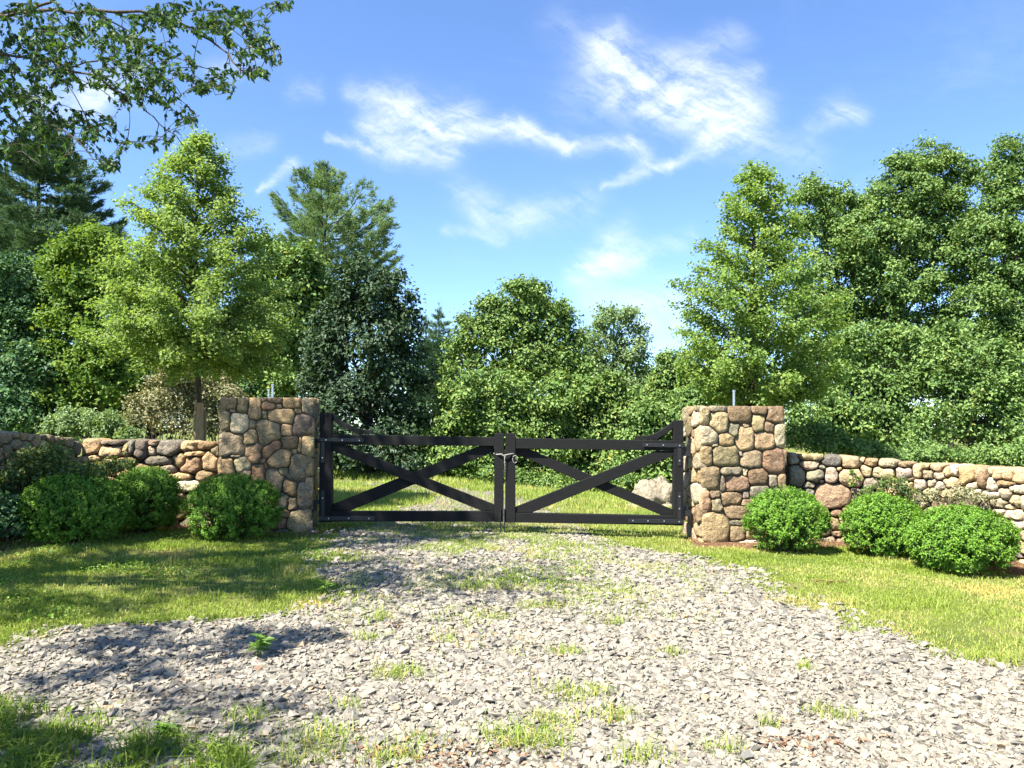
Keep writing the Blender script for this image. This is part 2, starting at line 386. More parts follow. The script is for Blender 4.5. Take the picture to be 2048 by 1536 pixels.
g = MB(); g.add(np.stack([X, Y_, Z], -1), quads, mulch(X, Y_).ravel())
put(g.build('ground', ground_mat(), smooth=True), kind='structure')
gin = gravel_in(X, Y_)
cell = (gin[:-1, :-1] + gin[1:, 1:]) / 2
sel = ((cell > .02) & (Y_[:-1, :-1] > .5) & (Y_[:-1, :-1] < 25)).ravel()
dq = quads[sel]; used, inv = np.unique(dq, return_inverse=True)
dv = np.stack([X, Y_, Z + .006], -1).reshape(-1, 3)[used]
g = MB(); g.add(dv, inv.reshape(-1, 4))
put(g.build('driveway', drive_mat(), smooth=True), kind='structure')

# ---------------------------------------------------------------- fieldstone masonry
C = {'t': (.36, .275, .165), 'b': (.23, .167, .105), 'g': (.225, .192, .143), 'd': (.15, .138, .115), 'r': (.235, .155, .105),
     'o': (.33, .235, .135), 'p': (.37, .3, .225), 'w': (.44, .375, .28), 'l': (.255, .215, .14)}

def fill_seeds(seeds, W, H, size, r, codes, tries=5000, v0=0.0):
    seeds = list(seeds)
    for k in range(tries):
        s = size * (1.25 - .75 * k / tries)
        u, v = r.uniform(0, W), r.uniform(v0, H)
        w = s * r.uniform(.8, 1.5); h = s * r.uniform(.65, 1.1)
        if any((abs(u - q[0]) / ((q[2] + w) * .5)) ** 2.2 + (abs(v - q[1]) / ((q[3] + h) * .5)) ** 2.2 < .92 for q in seeds): continue
        seeds.append((u, v, w, h, r.choice(list(codes)), 0.0))
    return seeds

def lay_stones(seeds, W, H, topf, mapf, root, r, gap, limit, bulge, back, p=2.6, K=20, rounder=1.0, topback=None, name='stone', pale=1.0):
    """each stone takes the space between its neighbours, less the joint, and is built as a rounded solid"""
    S = np.array([q[:4] for q in seeds]); rot = np.array([q[5] for q in seeds])
    def metric(u, v):
        du = u[..., None] - S[:, 0]; dv = v[..., None] - S[:, 1]
        a = du * np.cos(rot) + dv * np.sin(rot); b = -du * np.sin(rot) + dv * np.cos(rot)
        return ((np.abs(a) / (S[:, 2] * .5)) ** p + (np.abs(b) / (S[:, 3] * .5)) ** p) ** (1 / p)
    th = np.arange(K) * 2 * np.pi / K
    for i, q in enumerate(seeds):
        u0, v0, w, h = q[:4]
        if v0 > topf(u0) + h * .2: continue
        rm = np.linspace(.004, max(w, h) * .95, 70)
        uu = u0 + np.cos(th)[:, None] * rm; vv = v0 + np.sin(th)[:, None] * rm
        M = metric(uu + (noise2(uu, vv, .06, 5) - .5) * .02, vv + (noise2(uu, vv, .06, 6) - .5) * .02)
        ok = (M.argmin(-1) == i) & (M[..., i] < limit) & (uu > 0) & (uu < W) & (vv < topf(uu)) & (vv > -.25)
        first = np.where(ok.all(1), len(rm) - 1, (~ok).argmax(1) - 1)
        if (first < 2).sum() > K * .4: continue
        rad = rm[np.maximum(first, 0)]
        rad = .7 * rad + .15 * (np.roll(rad, 1) + np.roll(rad, -1))
        rad = np.maximum((rad - gap) * (1 - np.abs(r.normal(size=K)) * .022), .008)
        b = bulge * r.uniform(.75, 1.3) * min(1, .45 + max(w, h) * 2.2)
        tilt = r.uniform(-.13, .13, 2); ph = r.uniform(0, 6.28, 4)
        bk = back if (topback is None or v0 + h * .75 < topf(u0)) else topback
        prof = [(1.0, -bk), (1.0, -.012), (1 - .035 * rounder, b * .45), (1 - .12 * rounder, b * .8), (.64, b * 1.0), (.3, b * 1.04)]
        V = []
        for k, d in prof:
            rr = rad * k; du = np.cos(th) * rr; dv = np.sin(th) * rr
            lump = (np.sin(th * 2 + ph[0]) * .5 + np.sin(th * 3 + ph[1]) * .35 + np.sin(th * 5 + ph[2]) * .2) * b * .34 * (k < .99) * k
            wob = 1 + (np.sin(th * 4 + ph[3] + k * 5) * .02) * (k < .99)
            dd = np.full(K, d) + lump + (tilt[0] * du + tilt[1] * dv) * (d > 0)
            V.append(np.stack([u0 + du * wob, v0 + dv * wob, dd], 1))
        V.append(np.array([[u0, v0, b * 1.04]]))
        V = np.concatenate(V); n = len(prof)
        a, c = np.meshgrid(np.arange(n - 1), np.arange(K), indexing='ij'); c2 = (c + 1) % K
        f = np.stack([a * K + c, a * K + c2, (a + 1) * K + c2, (a + 1) * K + c], -1).reshape(-1, 4)
        j = np.arange(K); tri = np.stack([(n - 1) * K + j, (n - 1) * K + (j + 1) % K, np.full(K, n * K)], 1)
        P3 = mapf(V[:, 0], V[:, 1], V[:, 2]); mb = MB(); mb.add(P3, [f, tri])
        o = mb.build(name, M_STONE, root, smooth=True, origin=P3[-1])
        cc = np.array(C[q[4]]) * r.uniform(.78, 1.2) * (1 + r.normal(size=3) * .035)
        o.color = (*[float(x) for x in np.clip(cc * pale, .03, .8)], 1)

def seeds_px(raw, sx, ox, oy, tofn):
    """traced stones (x, y, w, h, colour[, turn]) in an enlarged crop -> places on the face"""
    out = []
    for q in raw:
        x, y, w, h = (v / sx for v in q[:4]); x += ox; y += oy
        u, v = tofn(x, y); u1, _ = tofn(x + w / 2, y); u0, _ = tofn(x - w / 2, y); _, v1 = tofn(x, y - h / 2); _, v0 = tofn(x, y + h / 2)
        out.append((u, v, max(abs(u1 - u0), .03), max(abs(v1 - v0), .03), q[4], q[5] if len(q) > 5 else 0.0))
    return out

def pillar(label, corner, W, D, a, top_z, base_z, raw, crop, inner, codes, seed, pale):
    r = np.random.default_rng(seed)
    U = np.array([math.cos(a), math.sin(a), 0]); Wd = np.array([-math.sin(a), math.cos(a), 0]); O = np.array([corner[0], corner[1], base_z])
    H = top_z - base_z
    root = thing('stone_pillar', label, 'pillar', O + U * W / 2 + Wd * D / 2, 'stone pillars of the gateway')
    core = MB()
    q = []
    for z in (base_z - .2, top_z - .02):
        for (s, t_) in ((.035, .035), (W - .035, .035), (W - .035, D - .035), (.035, D - .035)):
            p = O + U * s + Wd * t_; q.append((p[0], p[1], z))
    core.add(q, np.array([(0,3,2,1),(4,5,6,7),(0,1,5,4),(1,2,6,5),(2,3,7,6),(3,0,4,7)]))
    core.build('mortar_core', M_MORTAR, root)
    topf = lambda u: np.full(np.shape(u), H) if np.ndim(u) else H
    nF = -Wd
    def front(u, v, d): return O + u[:, None] * U + v[:, None] * np.array([0, 0, 1.0]) + (d[:, None] - .02) * nF
    def tofn(px, py):
        d = ray(px, py); tt = ((O - CAM) @ nF) / (d @ nF); p = CAM + d * tt; return float((p - O) @ U), float(p[2] - base_z)
    sd = [s for s in seeds_px(raw, *crop, tofn) if -.05 < s[0] < W + .05]
    sd = fill_seeds(sd, W, H, .24, r, codes, 2500, -.1)
    kw = dict(pale=pale, gap=.0045, limit=1.75, bulge=.03, back=.07, rounder=.5, p=4.2, K=30)
    lay_stones(sd, W, H, topf, front, root, r, **kw)
    sides = {'right': (O + U * W, Wd, U), 'left': (O + Wd * D, -Wd, -U)}
    for nm, (o_, ax, nn) in sides.items():
        def side(u, v, d): return o_ + u[:, None] * ax + v[:, None] * np.array([0, 0, 1.0]) + (d[:, None] - .02) * nn
        lay_stones(fill_seeds([], D, H, .25 if nm == inner else .3, r, codes, 3000, -.1), D, H, topf, side, root, r, **kw)
    return root

LP = [(290,230,320,240,'b'),(550,250,190,290,'l'),(770,310,210,380,'t'),(1110,175,250,120,'b'),(920,150,90,90,'g'),(1400,220,320,180,'t'),
 (1650,260,170,290,'g'),(1005,270,230,140,'r'),(1180,275,100,80,'g'),(240,520,210,350,'g'),(385,352,110,60,'g'),(500,570,310,360,'w'),
 (930,430,90,130,'g'),(1215,450,460,270,'t'),(1490,355,120,100,'t'),(725,575,100,150,'g'),(1000,700,410,400,'l'),(1555,600,270,350,'d'),
 (1300,680,190,210,'t'),(680,810,240,270,'l'),(340,940,470,420,'g'),(1360,900,280,220,'b'),(1530,930,60,260,'t'),(1635,950,150,320,'t'),
 (735,1090,260,340,'b'),(1050,1010,370,190,'r',.8),(1190,1170,390,300,'t'),(1440,1050,90,90,'t'),(1520,1330,330,450,'g'),
 (560,1260,300,240,'w'),(240,1310,280,290,'t'),(430,1130,250,50,'g'),(890,1215,100,80,'b'),(955,1290,70,100,'b'),(820,1430,230,330,'r'),
 (1090,1570,290,420,'l'),(1240,1400,150,130,'g'),(1360,1690,270,260,'b'),(1580,1810,190,470,'g'),(1400,1940,160,210,'l'),(1530,2250,330,420,'l'),
 (1240,1880,240,280,'d'),(1250,2110,190,120,'b'),(1210,2270,130,170,'b'),(640,1420,140,120,'g'),(230,1580,260,220,'b'),(480,1590,260,200,'t'),
 (760,1760,260,260,'g'),(960,1960,240,220,'t'),(300,1830,330,240,'l'),(600,2000,300,220,'b'),(280,2120,330,280,'t'),(650,2260,330,260,'l'),(980,2230,250,250,'b')]
RP = [(500,350,180,310,'t'),(740,240,300,110,'g'),(760,460,310,370,'t'),(1110,330,380,310,'b'),(1450,260,260,140,'b'),(1740,340,320,280,'b'),
 (1420,480,190,290,'t'),(1620,560,160,190,'b'),(1815,690,200,400,'p'),(1010,590,190,240,'g'),(1225,520,100,60,'t'),(560,700,360,340,'p'),
 (880,760,230,240,'t'),(1200,750,280,420,'t'),(1540,790,340,310,'o'),(680,855,110,80,'t'),(530,1040,230,350,'o'),(870,1050,490,340,'l'),
 (1315,1100,370,300,'t'),(1715,1120,410,420,'r'),(1130,1000,60,100,'g'),(960,1300,370,140,'g'),(1205,1320,80,160,'t'),(600,1420,340,400,'b'),
 (1420,1400,330,300,'b'),(825,1515,80,280,'g'),(1070,1510,410,280,'b'),(1680,1470,150,230,'g'),(1840,1480,160,260,'b'),(1460,1650,360,210,'g'),
 (690,1700,210,120,'b'),(500,1820,230,370,'o'),(980,1770,350,230,'b'),(1220,1700,110,150,'g'),(715,1890,190,250,'l'),(1260,1840,260,130,'b'),
 (1050,2010,370,240,'b'),(690,2270,510,540,'t'),(1060,2180,240,110,'g'),(1070,2370,260,260,'b'),(1500,1900,250,200,'b'),(1750,1850,260,280,'t'),
 (1400,2080,300,230,'g'),(1700,2130,280,260,'b'),(1350,2330,260,250,'t'),(1620,2380,280,230,'o'),(1840,2330,180,260,'g'),(1850,2080,130,230,'t')]
A_P = R(6.5)
cL = at(433, 1060, 10.85); cR = at(1403, 1080, 10.9)
zbL = float(zf(-3.7, 10.9)) ; zbR = float(zf(3.4, 10.9))
topL = at(520, 794, 10.9)[2]; topR = at(1480, 811, 10.95)[2]
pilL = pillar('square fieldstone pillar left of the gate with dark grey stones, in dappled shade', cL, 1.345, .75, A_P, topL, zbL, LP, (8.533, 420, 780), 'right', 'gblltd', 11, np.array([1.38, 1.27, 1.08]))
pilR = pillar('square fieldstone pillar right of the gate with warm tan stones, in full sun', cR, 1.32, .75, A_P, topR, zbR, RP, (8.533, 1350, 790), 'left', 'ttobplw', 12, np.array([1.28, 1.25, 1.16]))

def wall(label, tab, tops, raws, codes, seed, size, flip, rounder=1.25, bulge=.07, pale=1.0):
    """free-standing fieldstone wall along a curved plan; flip puts the seen face on the other side"""
    r = np.random.default_rng(seed)
    P = plan(tab); seg = np.linalg.norm(np.diff(P, axis=0), axis=1); L = np.concatenate([[0], np.cumsum(seg)])
    tz = np.array([at(px, py, Y)[2] for (px, Y), py in zip(tab, tops)])
    bz = np.array([float(zf(a, b)) for a, b in P])
    W = L[-1]; base = bz.min() - .05
    def pos(u): return np.stack([np.interp(u, L, P[:, 0]), np.interp(u, L, P[:, 1])], -1)
    def nrm(u):
        t = pos(np.clip(u + .12, 0, W)) - pos(np.clip(u - .12, 0, W)); t /= np.linalg.norm(t, axis=-1)[..., None] + 1e-9
        n = np.stack([t[..., 1], -t[..., 0]], -1); return -n if flip else n
    topf = lambda u: np.interp(u, L, tz) - base + (noise2(np.asarray(u) * 1.0, np.zeros(np.shape(u)), .35, 9) - .5) * .05
    def mp(u, v, d):
        q = pos(u) + nrm(u) * (d[:, None] - .03); return np.stack([q[:, 0], q[:, 1], base + v], 1)
    pxs = np.array([p for p, _ in tab], float); order = np.argsort(pxs)
    def tofn(px, py):
        u = float(np.interp(px, pxs[order], L[order])); Y = float(pos(np.array([u]))[0, 1])
        return u, float(at(px, py, Y)[2] - base)
    root = thing('stone_wall', label, 'wall', (P[len(P) // 2][0], P[len(P) // 2][1], base), 'fieldstone walls beside the pillars')
    uu = np.linspace(0, W, max(4, int(W / .25))); q = pos(uu); n = nrm(uu); core = MB(); v = []
    for k in range(len(uu)):
        t_ = base + topf(uu[k]) - .07
        for d, z in ((-.07, base - .1), (-.07, t_), (-.42, t_), (-.42, base - .1)): v.append((*(q[k] + n[k] * d), z))
    i, j = np.meshgrid(np.arange(len(uu) - 1), np.arange(4), indexing='ij')
    f = np.stack([i * 4 + j, i * 4 + (j + 1) % 4, (i + 1) * 4 + (j + 1) % 4, (i + 1) * 4 + j], -1).reshape(-1, 4)
    m = len(uu) * 4
    core.add(v, [f, np.array([[3, 2, 1, 0], [m - 4, m - 3, m - 2, m - 1]])])
    core.build('wall_core', M_WALLCORE, root)
    sd = []
    for raw, crop in raws: sd += seeds_px(raw, *crop, tofn)
    sd = fill_seeds(sd, W, 1.55, size, r, codes, 6000, -.05)
    lay_stones(sd, W, 1.55, topf, mp, root, r, pale=pale, gap=.005, limit=1.5, bulge=bulge, back=.12, p=2.7, K=26, rounder=rounder, topback=.42)
    return root
RWA = [(190,205,170,190,'g'),(480,180,420,120,'o'),(440,310,340,150,'t'),(770,250,290,160,'d'),(1060,270,280,190,'o'),(1230,235,90,70,'t'),(1350,275,220,120,'o'),
 (1610,290,290,120,'l'),(1860,300,240,90,'b'),(240,460,250,310,'g'),(510,470,290,210,'g'),(620,340,120,70,'d'),(755,460,210,270,'p'),(880,360,90,60,'t'),
 (1060,500,380,290,'t'),(1285,385,180,200,'t'),(1545,430,330,190,'t'),(1850,420,260,210,'p'),(1380,590,320,190,'g'),(420,610,180,110,'g'),(420,710,150,100,'d'),
 (790,760,540,350,'b'),(1110,700,130,110,'g'),(1120,800,120,80,'d'),(840,1040,170,120,'b'),(990,1000,180,120,'b'),(810,1190,150,200,'b'),(890,1150,120,100,'t'),
 (830,1340,130,80,'b'),(600,550,80,50,'w'),(1940,530,100,80,'r')]
RWB = [(330,200,130,180,'o'),(440,135,90,90,'t'),(560,150,170,120,'t'),(450,240,160,130,'l'),(590,250,160,90,'p'),(685,215,100,120,'o'),(780,195,110,140,'w'),
 (930,260,200,260,'o'),(1105,270,150,270,'o'),(1215,210,70,100,'t'),(1290,230,140,140,'t'),(1430,230,150,150,'o'),(1575,250,180,190,'o'),(350,365,180,140,'w'),
 (485,345,130,110,'p'),(600,390,130,110,'p'),(735,345,180,150,'t'),(980,380,140,130,'p'),(1215,355,130,170,'w'),(1370,350,180,80,'o'),(210,370,130,100,'t'),
 (490,460,190,130,'t'),(660,470,150,110,'t'),(800,450,170,120,'p'),(1030,455,150,90,'w'),(1180,490,280,80,'w'),(1400,480,140,150,'g'),(1480,420,80,60,'w'),
 (1590,420,170,120,'w'),(1540,570,150,150,'t'),(1310,600,230,140,'l'),(1440,640,130,70,'t'),(1630,600,110,240,'w'),(1510,740,270,140,'w'),(1640,800,80,150,'t'),
 (1530,870,200,150,'w'),(1620,980,160,190,'l'),(1600,1130,140,170,'t'),(1600,1340,150,130,'t'),(1560,1240,140,60,'d'),(1310,690,150,90,'w')]
LWA = [(210,220,240,240,'t'),(500,160,300,90,'d'),(510,300,300,160,'t'),(720,280,90,190,'l'),(790,230,90,200,'d'),(910,260,190,280,'d'),(1055,285,120,130,'w'),
 (1090,180,150,90,'g'),(1280,240,320,220,'d'),(1565,210,220,150,'t'),(1800,210,280,90,'b'),(1640,330,330,70,'t'),(1440,400,170,160,'t'),(1620,480,260,230,'b'),
 (1850,440,190,240,'t'),(1150,420,400,120,'d'),(1130,570,150,150,'b'),(1280,540,170,120,'g'),(1430,640,440,90,'t'),(1790,630,250,150,'b'),(1560,765,360,160,'w'),
 (1330,740,130,100,'b'),(1420,930,190,150,'g'),(1480,1120,160,200,'b'),(240,390,260,90,'t'),(500,440,170,90,'g'),(730,430,280,110,'b')]
CWA = [(120,280,160,170,'g'),(300,240,120,120,'g'),(420,270,150,130,'l'),(540,290,110,120,'g'),(650,340,130,190,'g'),(770,290,110,70,'d'),(890,320,150,130,'g'),(1000,310,110,130,'g'),
 (1100,350,110,160,'l'),(1220,370,150,190,'g'),(800,450,150,220,'w'),(990,520,170,220,'l'),(1170,560,170,230,'g'),(1340,470,110,240,'d'),(1270,590,80,110,'g'),(140,560,140,210,'g'),(30,600,150,220,'g'),(300,420,170,140,'g')]
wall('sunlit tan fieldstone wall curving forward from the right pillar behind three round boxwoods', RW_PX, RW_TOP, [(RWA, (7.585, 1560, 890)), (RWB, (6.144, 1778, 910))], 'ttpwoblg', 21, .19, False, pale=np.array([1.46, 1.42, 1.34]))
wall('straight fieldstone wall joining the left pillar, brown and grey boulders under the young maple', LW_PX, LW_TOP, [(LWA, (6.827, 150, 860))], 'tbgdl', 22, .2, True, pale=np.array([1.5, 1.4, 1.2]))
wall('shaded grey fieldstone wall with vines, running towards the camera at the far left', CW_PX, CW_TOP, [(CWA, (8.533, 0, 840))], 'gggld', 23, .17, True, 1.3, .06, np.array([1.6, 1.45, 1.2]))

# ---------------------------------------------------------------- gate
GY = 11.2
def gp(px, py): p = at(px, py, GY); return float(p[0]), float(p[2])
def slab(mb, pts, y0, y1): mb.prism([gp(*p) for p in pts], 1, GY + y0, GY + y1)
def hdisc(mb, px, py, y, r_=.012, d=.008):
    x, z = gp(px, py); mb.tube([(x, GY + y, z), (x, GY + y - d, z)], [r_, r_ * .8], 8)
def gate_leaf(label, hinge, stile_h, stile_c, rail_t, rail_b, brace_a, brace_b, bracket, straps, bolts, rod):
    x, z = gp(*hinge); root = thing('gate_leaf', label, 'gate', (x, GY, z), 'timber gate leaves')
    def part(name, pts, y0, y1, m=M_TIMBER, parent=root):
        mb = MB(); slab(mb, pts, y0, y1); o = mb.build(name, m, parent, origin=np.mean([(gp(*p)[0], GY, gp(*p)[1]) for p in pts], 0))
        bv = o.modifiers.new('edges', 'BEVEL'); bv.width = .006; bv.segments = 2; bv.limit_method = 'ANGLE'
        return o
    part('hinge_stile', stile_h, -.075, .075); part('meeting_stile', stile_c, -.07, .07)
    part('top_rail', rail_t, -.062, .062); part('bottom_rail', rail_b, -.062, .062)
    part('brace', brace_a, -.045, .0); part('brace', brace_b, .002, .047)
    part('curved_bracket', bracket, -.04, .04)
    for st in straps: part('hinge_strap', st, -.084, -.0755, M_IRON)
    for b in bolts:
        mb = MB(); hdisc(mb, b[0], b[1], -.084); mb.build('bolt_head', M_STEEL, root)
    x0, z0 = gp(rod, 1030); x1, z1 = gp(rod, 1074); mb = MB()
    mb.tube([(x0, GY - .08, z0 + .1), (x1, GY - .08, z1)], .009, 8); mb.build('drop_rod', M_IRON, root)
    return root
arcL = [(665,826),(672,833),(681,840),(691,846),(702,852),(714,856),(728,859.5),(746,860),(746,868),(716,868),(704,863),(693,858),(682,852),(672,845.5),(665,840)]
arcR = [(1346,841),(1339,848),(1330,855),(1321,860.5),(1311,866),(1300,870),(1288,872),(1270,872),(1270,879.5),(1313,880),(1322,873),(1331,867),(1339,862),(1346,857)]
leafL = gate_leaf('black timber gate leaf hung on the left pillar, in shade', (655, 1043),
  [(642,826),(665,826),(665,1043),(640,1043)], [(989,866),(1008,866),(1007,1043),(988,1043)],
  [(665,869),(989,874),(989,892),(665,889)], [(665,1022),(988,1022),(988,1042.5),(665,1042)],
  [(665,889.3),(688,889.3),(988,1008),(988,1021.7),(965,1021.7),(665,901)], [(665,1008),(958,892),(988,892.3),(988,903),(700,1021.7),(665,1021.7)],
  arcL, [[(641,875.5),(730,876.5),(730,884),(641,883)], [(644,884),(652,884),(652,925),(644,925)], [(641,1031),(752,1031),(752,1040),(641,1040)], [(644,980),(652,980),(652,1030.5),(644,1030.5)]],
  [(687,880),(721,880.5),(655,879.5),(648,915),(648,995),(660,1035.5),(700,1035.5),(740,1035.5)], 1001)
leafR = gate_leaf('black timber gate leaf hung on the right pillar, lit by the sun', (1355, 1050),
  [(1346,841),(1365,841),(1365,1050),(1346,1050)], [(1011,866),(1031,866),(1031,1044),(1010,1044)],
  [(1031,876),(1346,881),(1346,901),(1031,897)], [(1031,1025),(1346,1031),(1346,1049.5),(1031,1044)],
  [(1031,1013),(1312,900.9),(1346,901.2),(1346,911),(1062,1025.3),(1031,1024.7)], [(1031,897.2),(1056,897.6),(1346,1019),(1346,1030.8),(1322,1030.2),(1031,908)],
  arcR, [[(1284,886),(1365,887.5),(1365,895),(1284,893.5)], [(1353,896),(1360.5,896),(1360.5,931),(1353,931)], [(1255,1036),(1365,1038),(1365,1046.5),(1255,1044.5)], [(1353,984),(1360.5,984),(1360.5,1037.5),(1353,1037.5)]],
  [(1292,889.5),(1324,890),(1357,891),(1356.5,921),(1356.5,992),(1356.5,1016),(1264,1040),(1294,1040.5),(1326,1041),(1356,1042)], 1009)
# pintle brackets, bolted to the pillars
def pintle(root, cells, y0):
    mb = MB()
    for a, b, c, d, yy0, yy1 in cells:
        (x0, z0), (x1, z1) = gp(a, d), gp(b, c); mb.box((x0, GY + yy0, z0), (x1, GY + yy1, z1))
    mb.build('hinge_bracket', M_IRON, root)
pintle(pilL, [(628,643,878,886,-.03,.03),(625.5,636,886.2,897,-.05,.05)], 0); pintle(pilL, [(629,643,1000,1008,-.03,.03),(622,636,1008.2,1021,-.05,.05)], 0)
pintle(pilR, [(1363,1374,893,901,-.03,.03),(1366,1380,901.2,912,-.05,.05)], 0); pintle(pilR, [(1363,1374,1012,1020,-.03,.03),(1366,1381,1020.2,1032,-.05,.05)], 0)
# wire looped round the two meeting stiles
w = MB(); pts = []
for k in range(41):
    a = k / 40 * 2 * math.pi; cx_, cz_ = gp(1010, 910)
    pts.append((cx_ + .165 * math.cos(a), GY + .105 * math.sin(a) * -1, cz_ + .02 * math.sin(a * 2) + (.03 if math.cos(a) < -.2 and math.sin(a) > 0 else 0)))
w.tube(pts, .011, 6, cap=False)
cx_, cz_ = gp(1030, 918)
w.tube([(cx_ + .035 * math.cos(a), GY - .09 - .01 * a / 6, cz_ + .055 * math.sin(a)) for a in np.linspace(0, 9, 30)], .006, 5)
cx_, cz_ = gp(1009, 912); w.tube([(cx_, GY - .11, cz_), (cx_ + .005, GY - .1, cz_ - .1), (cx_ - .004, GY - .1, cz_ - .3)], .005, 5)
put(w.build('wire_tie', M_WIRE, smooth=True, origin=(gp(1010, 910)[0], GY, gp(1010, 910)[1])), 'twisted grey wire looped round both middle posts of the gate', 'wire')
# bare conduits standing up out of the pillar tops
for px, y0, y1, Y, r_, lab in ((545.5, 768, 800, 11.2, .016, 'taller bright steel conduit pipe standing on the left pillar top'), (537.5, 778, 800, 11.3, .014, 'shorter dull steel conduit pipe beside a taller one on the left pillar'), (1467.5, 780, 818, 11.2, .018, 'single steel conduit pipe standing on the right pillar top')):
    a, b = at(px, y0, Y), at(px, y1, Y); b[2] -= .05
    mb = MB(); mb.tube([a, b], r_, 12); mb.tube([a - (0, 0, .0), a - (0, 0, .03)], r_ * 1.25, 12)
    put(mb.build('conduit_pipe', M_STEEL, origin=b, smooth=False), lab, 'pipe', 'conduit pipes on the pillars')

# ---------------------------------------------------------------- boulder behind the gate
def boulder():
    r = np.random.default_rng(5); c = gpt(1322, 1016); c = np.array([c[0], c[1] + .35, float(zf(c[0], c[1]))])
    n = 46; th = np.linspace(0, 2 * np.pi, n, endpoint=False); ph = np.linspace(-.35, np.pi / 2, 26)
    T, Ph = np.meshgrid(th, ph); k = 1 + .16 * np.sin(T * 2 + 1) * np.cos(Ph) + .1 * np.sin(T * 3 + Ph * 4)
    k += (noise2(T * 3 + 9, Ph * 3, .7, 31) - .5) * .28 + (noise2(T * 6, Ph * 7, .5, 32) - .5) * .13
    k *= 1 - .35 * np.exp(-(((T - 4.75) / .35) ** 2 + ((Ph - .25) / .25) ** 2))
    x = .58 * np.cos(T) * np.cos(Ph) * k; y = .5 * np.sin(T) * np.cos(Ph) * k; z = .52 * np.sin(Ph) * k
    v = np.stack([c[0] + x, c[1] + y, c[2] + z], -1).reshape(-1, 3)
    a, b = np.meshgrid(np.arange(len(ph) - 1), np.arange(n), indexing='ij'); b2 = (b + 1) % n
    mb = MB(); mb.add(v, np.stack([a * n + b, a * n + b2, (a + 1) * n + b2, (a + 1) * n + b], -1).reshape(-1, 4))
    o = mb.build('boulder', M_STONE, smooth=True, origin=c); o.color = (.33, .285, .21, 1)
    put(o, 'large pale craggy boulder on the grass behind the right gate leaf', 'boulder')
boulder()

# ---------------------------------------------------------------- trees
def lobes_px(L, Y, depth=1.0):
    """lobes (cx, cy, rx, ry[, dY]) in photo pixels -> ellipsoids"""
    out = []
    for q in L:
        y = Y + (q[4] if len(q) > 4 else 0); c = at(q[0], q[1], y); s = y / F
        out.append((*c, q[2] * s, max(q[2], q[3]) * s * depth * .85, q[3] * s))
    return np.array(out)
def crown_mb(lobes, n, L, clump, r, per=16, core_k=.8, inner=.22, flat=.85, up=.3, face=.8, droop=.2, aspect=.62, kids=14, mb=None, shell=.26, wild=.1):
    mb = mb or MB()
    if kids:
        ch = []
        for q in lobes:
            m = rdir(kids, r); m[:, 2] = np.where(m[:, 2] < -.4, -m[:, 2], m[:, 2]); sz = r.uniform(.17, .36, kids)
            for a, z in zip(m, sz): ch.append((*(q[:3] + a * q[3:6] * r.uniform(.78, 1.06)), *(q[3:6].mean() * z * np.array([1.0, 1.0, .95]))))
        core = lobes.copy(); core[:, 3:6] *= core_k; lobes = np.vstack([core, ch])
    area = (lobes[:, 3] * lobes[:, 5] + lobes[:, 3] * lobes[:, 4]); pr = area / area.sum()
    nc = max(3, int(n * (1 - inner) / per)); ids = r.choice(len(lobes), size=int(nc * 2.2), p=pr)
    d = rdir(len(ids), r); d[:, 2] = np.where(d[:, 2] < -.35, -d[:, 2] * r.random(len(ids)), d[:, 2])
    rr = 1.02 - np.abs(r.normal(size=len(ids))) * shell; rr = np.where(r.random(len(ids)) < wild, rr * r.uniform(1.02, 1.24, len(ids)), rr)
    Cc = lobes[ids, :3] + d * lobes[ids, 3:6] * rr[:, None]
    deep = np.zeros(len(ids), bool)
    for q in lobes: deep |= (((Cc - q[:3]) / q[3:6]) ** 2).sum(1) < .5
    keep = np.where(~deep)[0][:nc]; Cc = Cc[keep]; O = d[keep]; crnd = r.random(len(keep)); cs = clump * r.uniform(.4, 1.1, len(keep))
    k = np.repeat(np.arange(len(keep)), per); off = r.normal(size=(len(k), 3)) * cs[k, None] * .5 * np.array([1, 1, flat])
    off[:, 2] -= .25 * np.hypot(off[:, 0], off[:, 1])
    P = Cc[k] + off; Nn = O[k] * face + np.array([0, 0, up]) + rdir(len(k), r) * .55
    U = O[k] * .5 + rdir(len(k), r) + np.array([0, 0, -droop])
    ll = L * r.uniform(.65, 1.3, len(k)); mb.leaves(P, Nn, U, ll, ll * aspect, np.clip(crnd[k] * .62 + r.random(len(k)) * .42 - .02, 0, 1))
    ni = int(n * inner); ids = r.choice(len(lobes), size=ni, p=pr)
    P = lobes[ids, :3] + rdir(ni, r) * lobes[ids, 3:6] * (r.random(ni)[:, None] ** .5) * .85
    ll = L * r.uniform(.8, 1.4, ni); mb.leaves(P, rdir(ni, r) + np.array([0, 0, .5]), rdir(ni, r), ll, ll * aspect, r.random(ni) * .6)
    return mb, Cc
def limb(mb, a, b, r0, r1, r, k=5, bend=.12, n=6, lift=0.0):
    a = np.asarray(a, float); b = np.asarray(b, float); t = np.linspace(0, 1, n)[:, None]; L = np.linalg.norm(b - a)
    pts = a + (b - a) * t + np.sin(t * np.pi) * (rdir(1, r) * bend * L + np.array([0, 0, lift * L]))
    mb.tube(pts, np.linspace(r0, r1, n), k); return pts
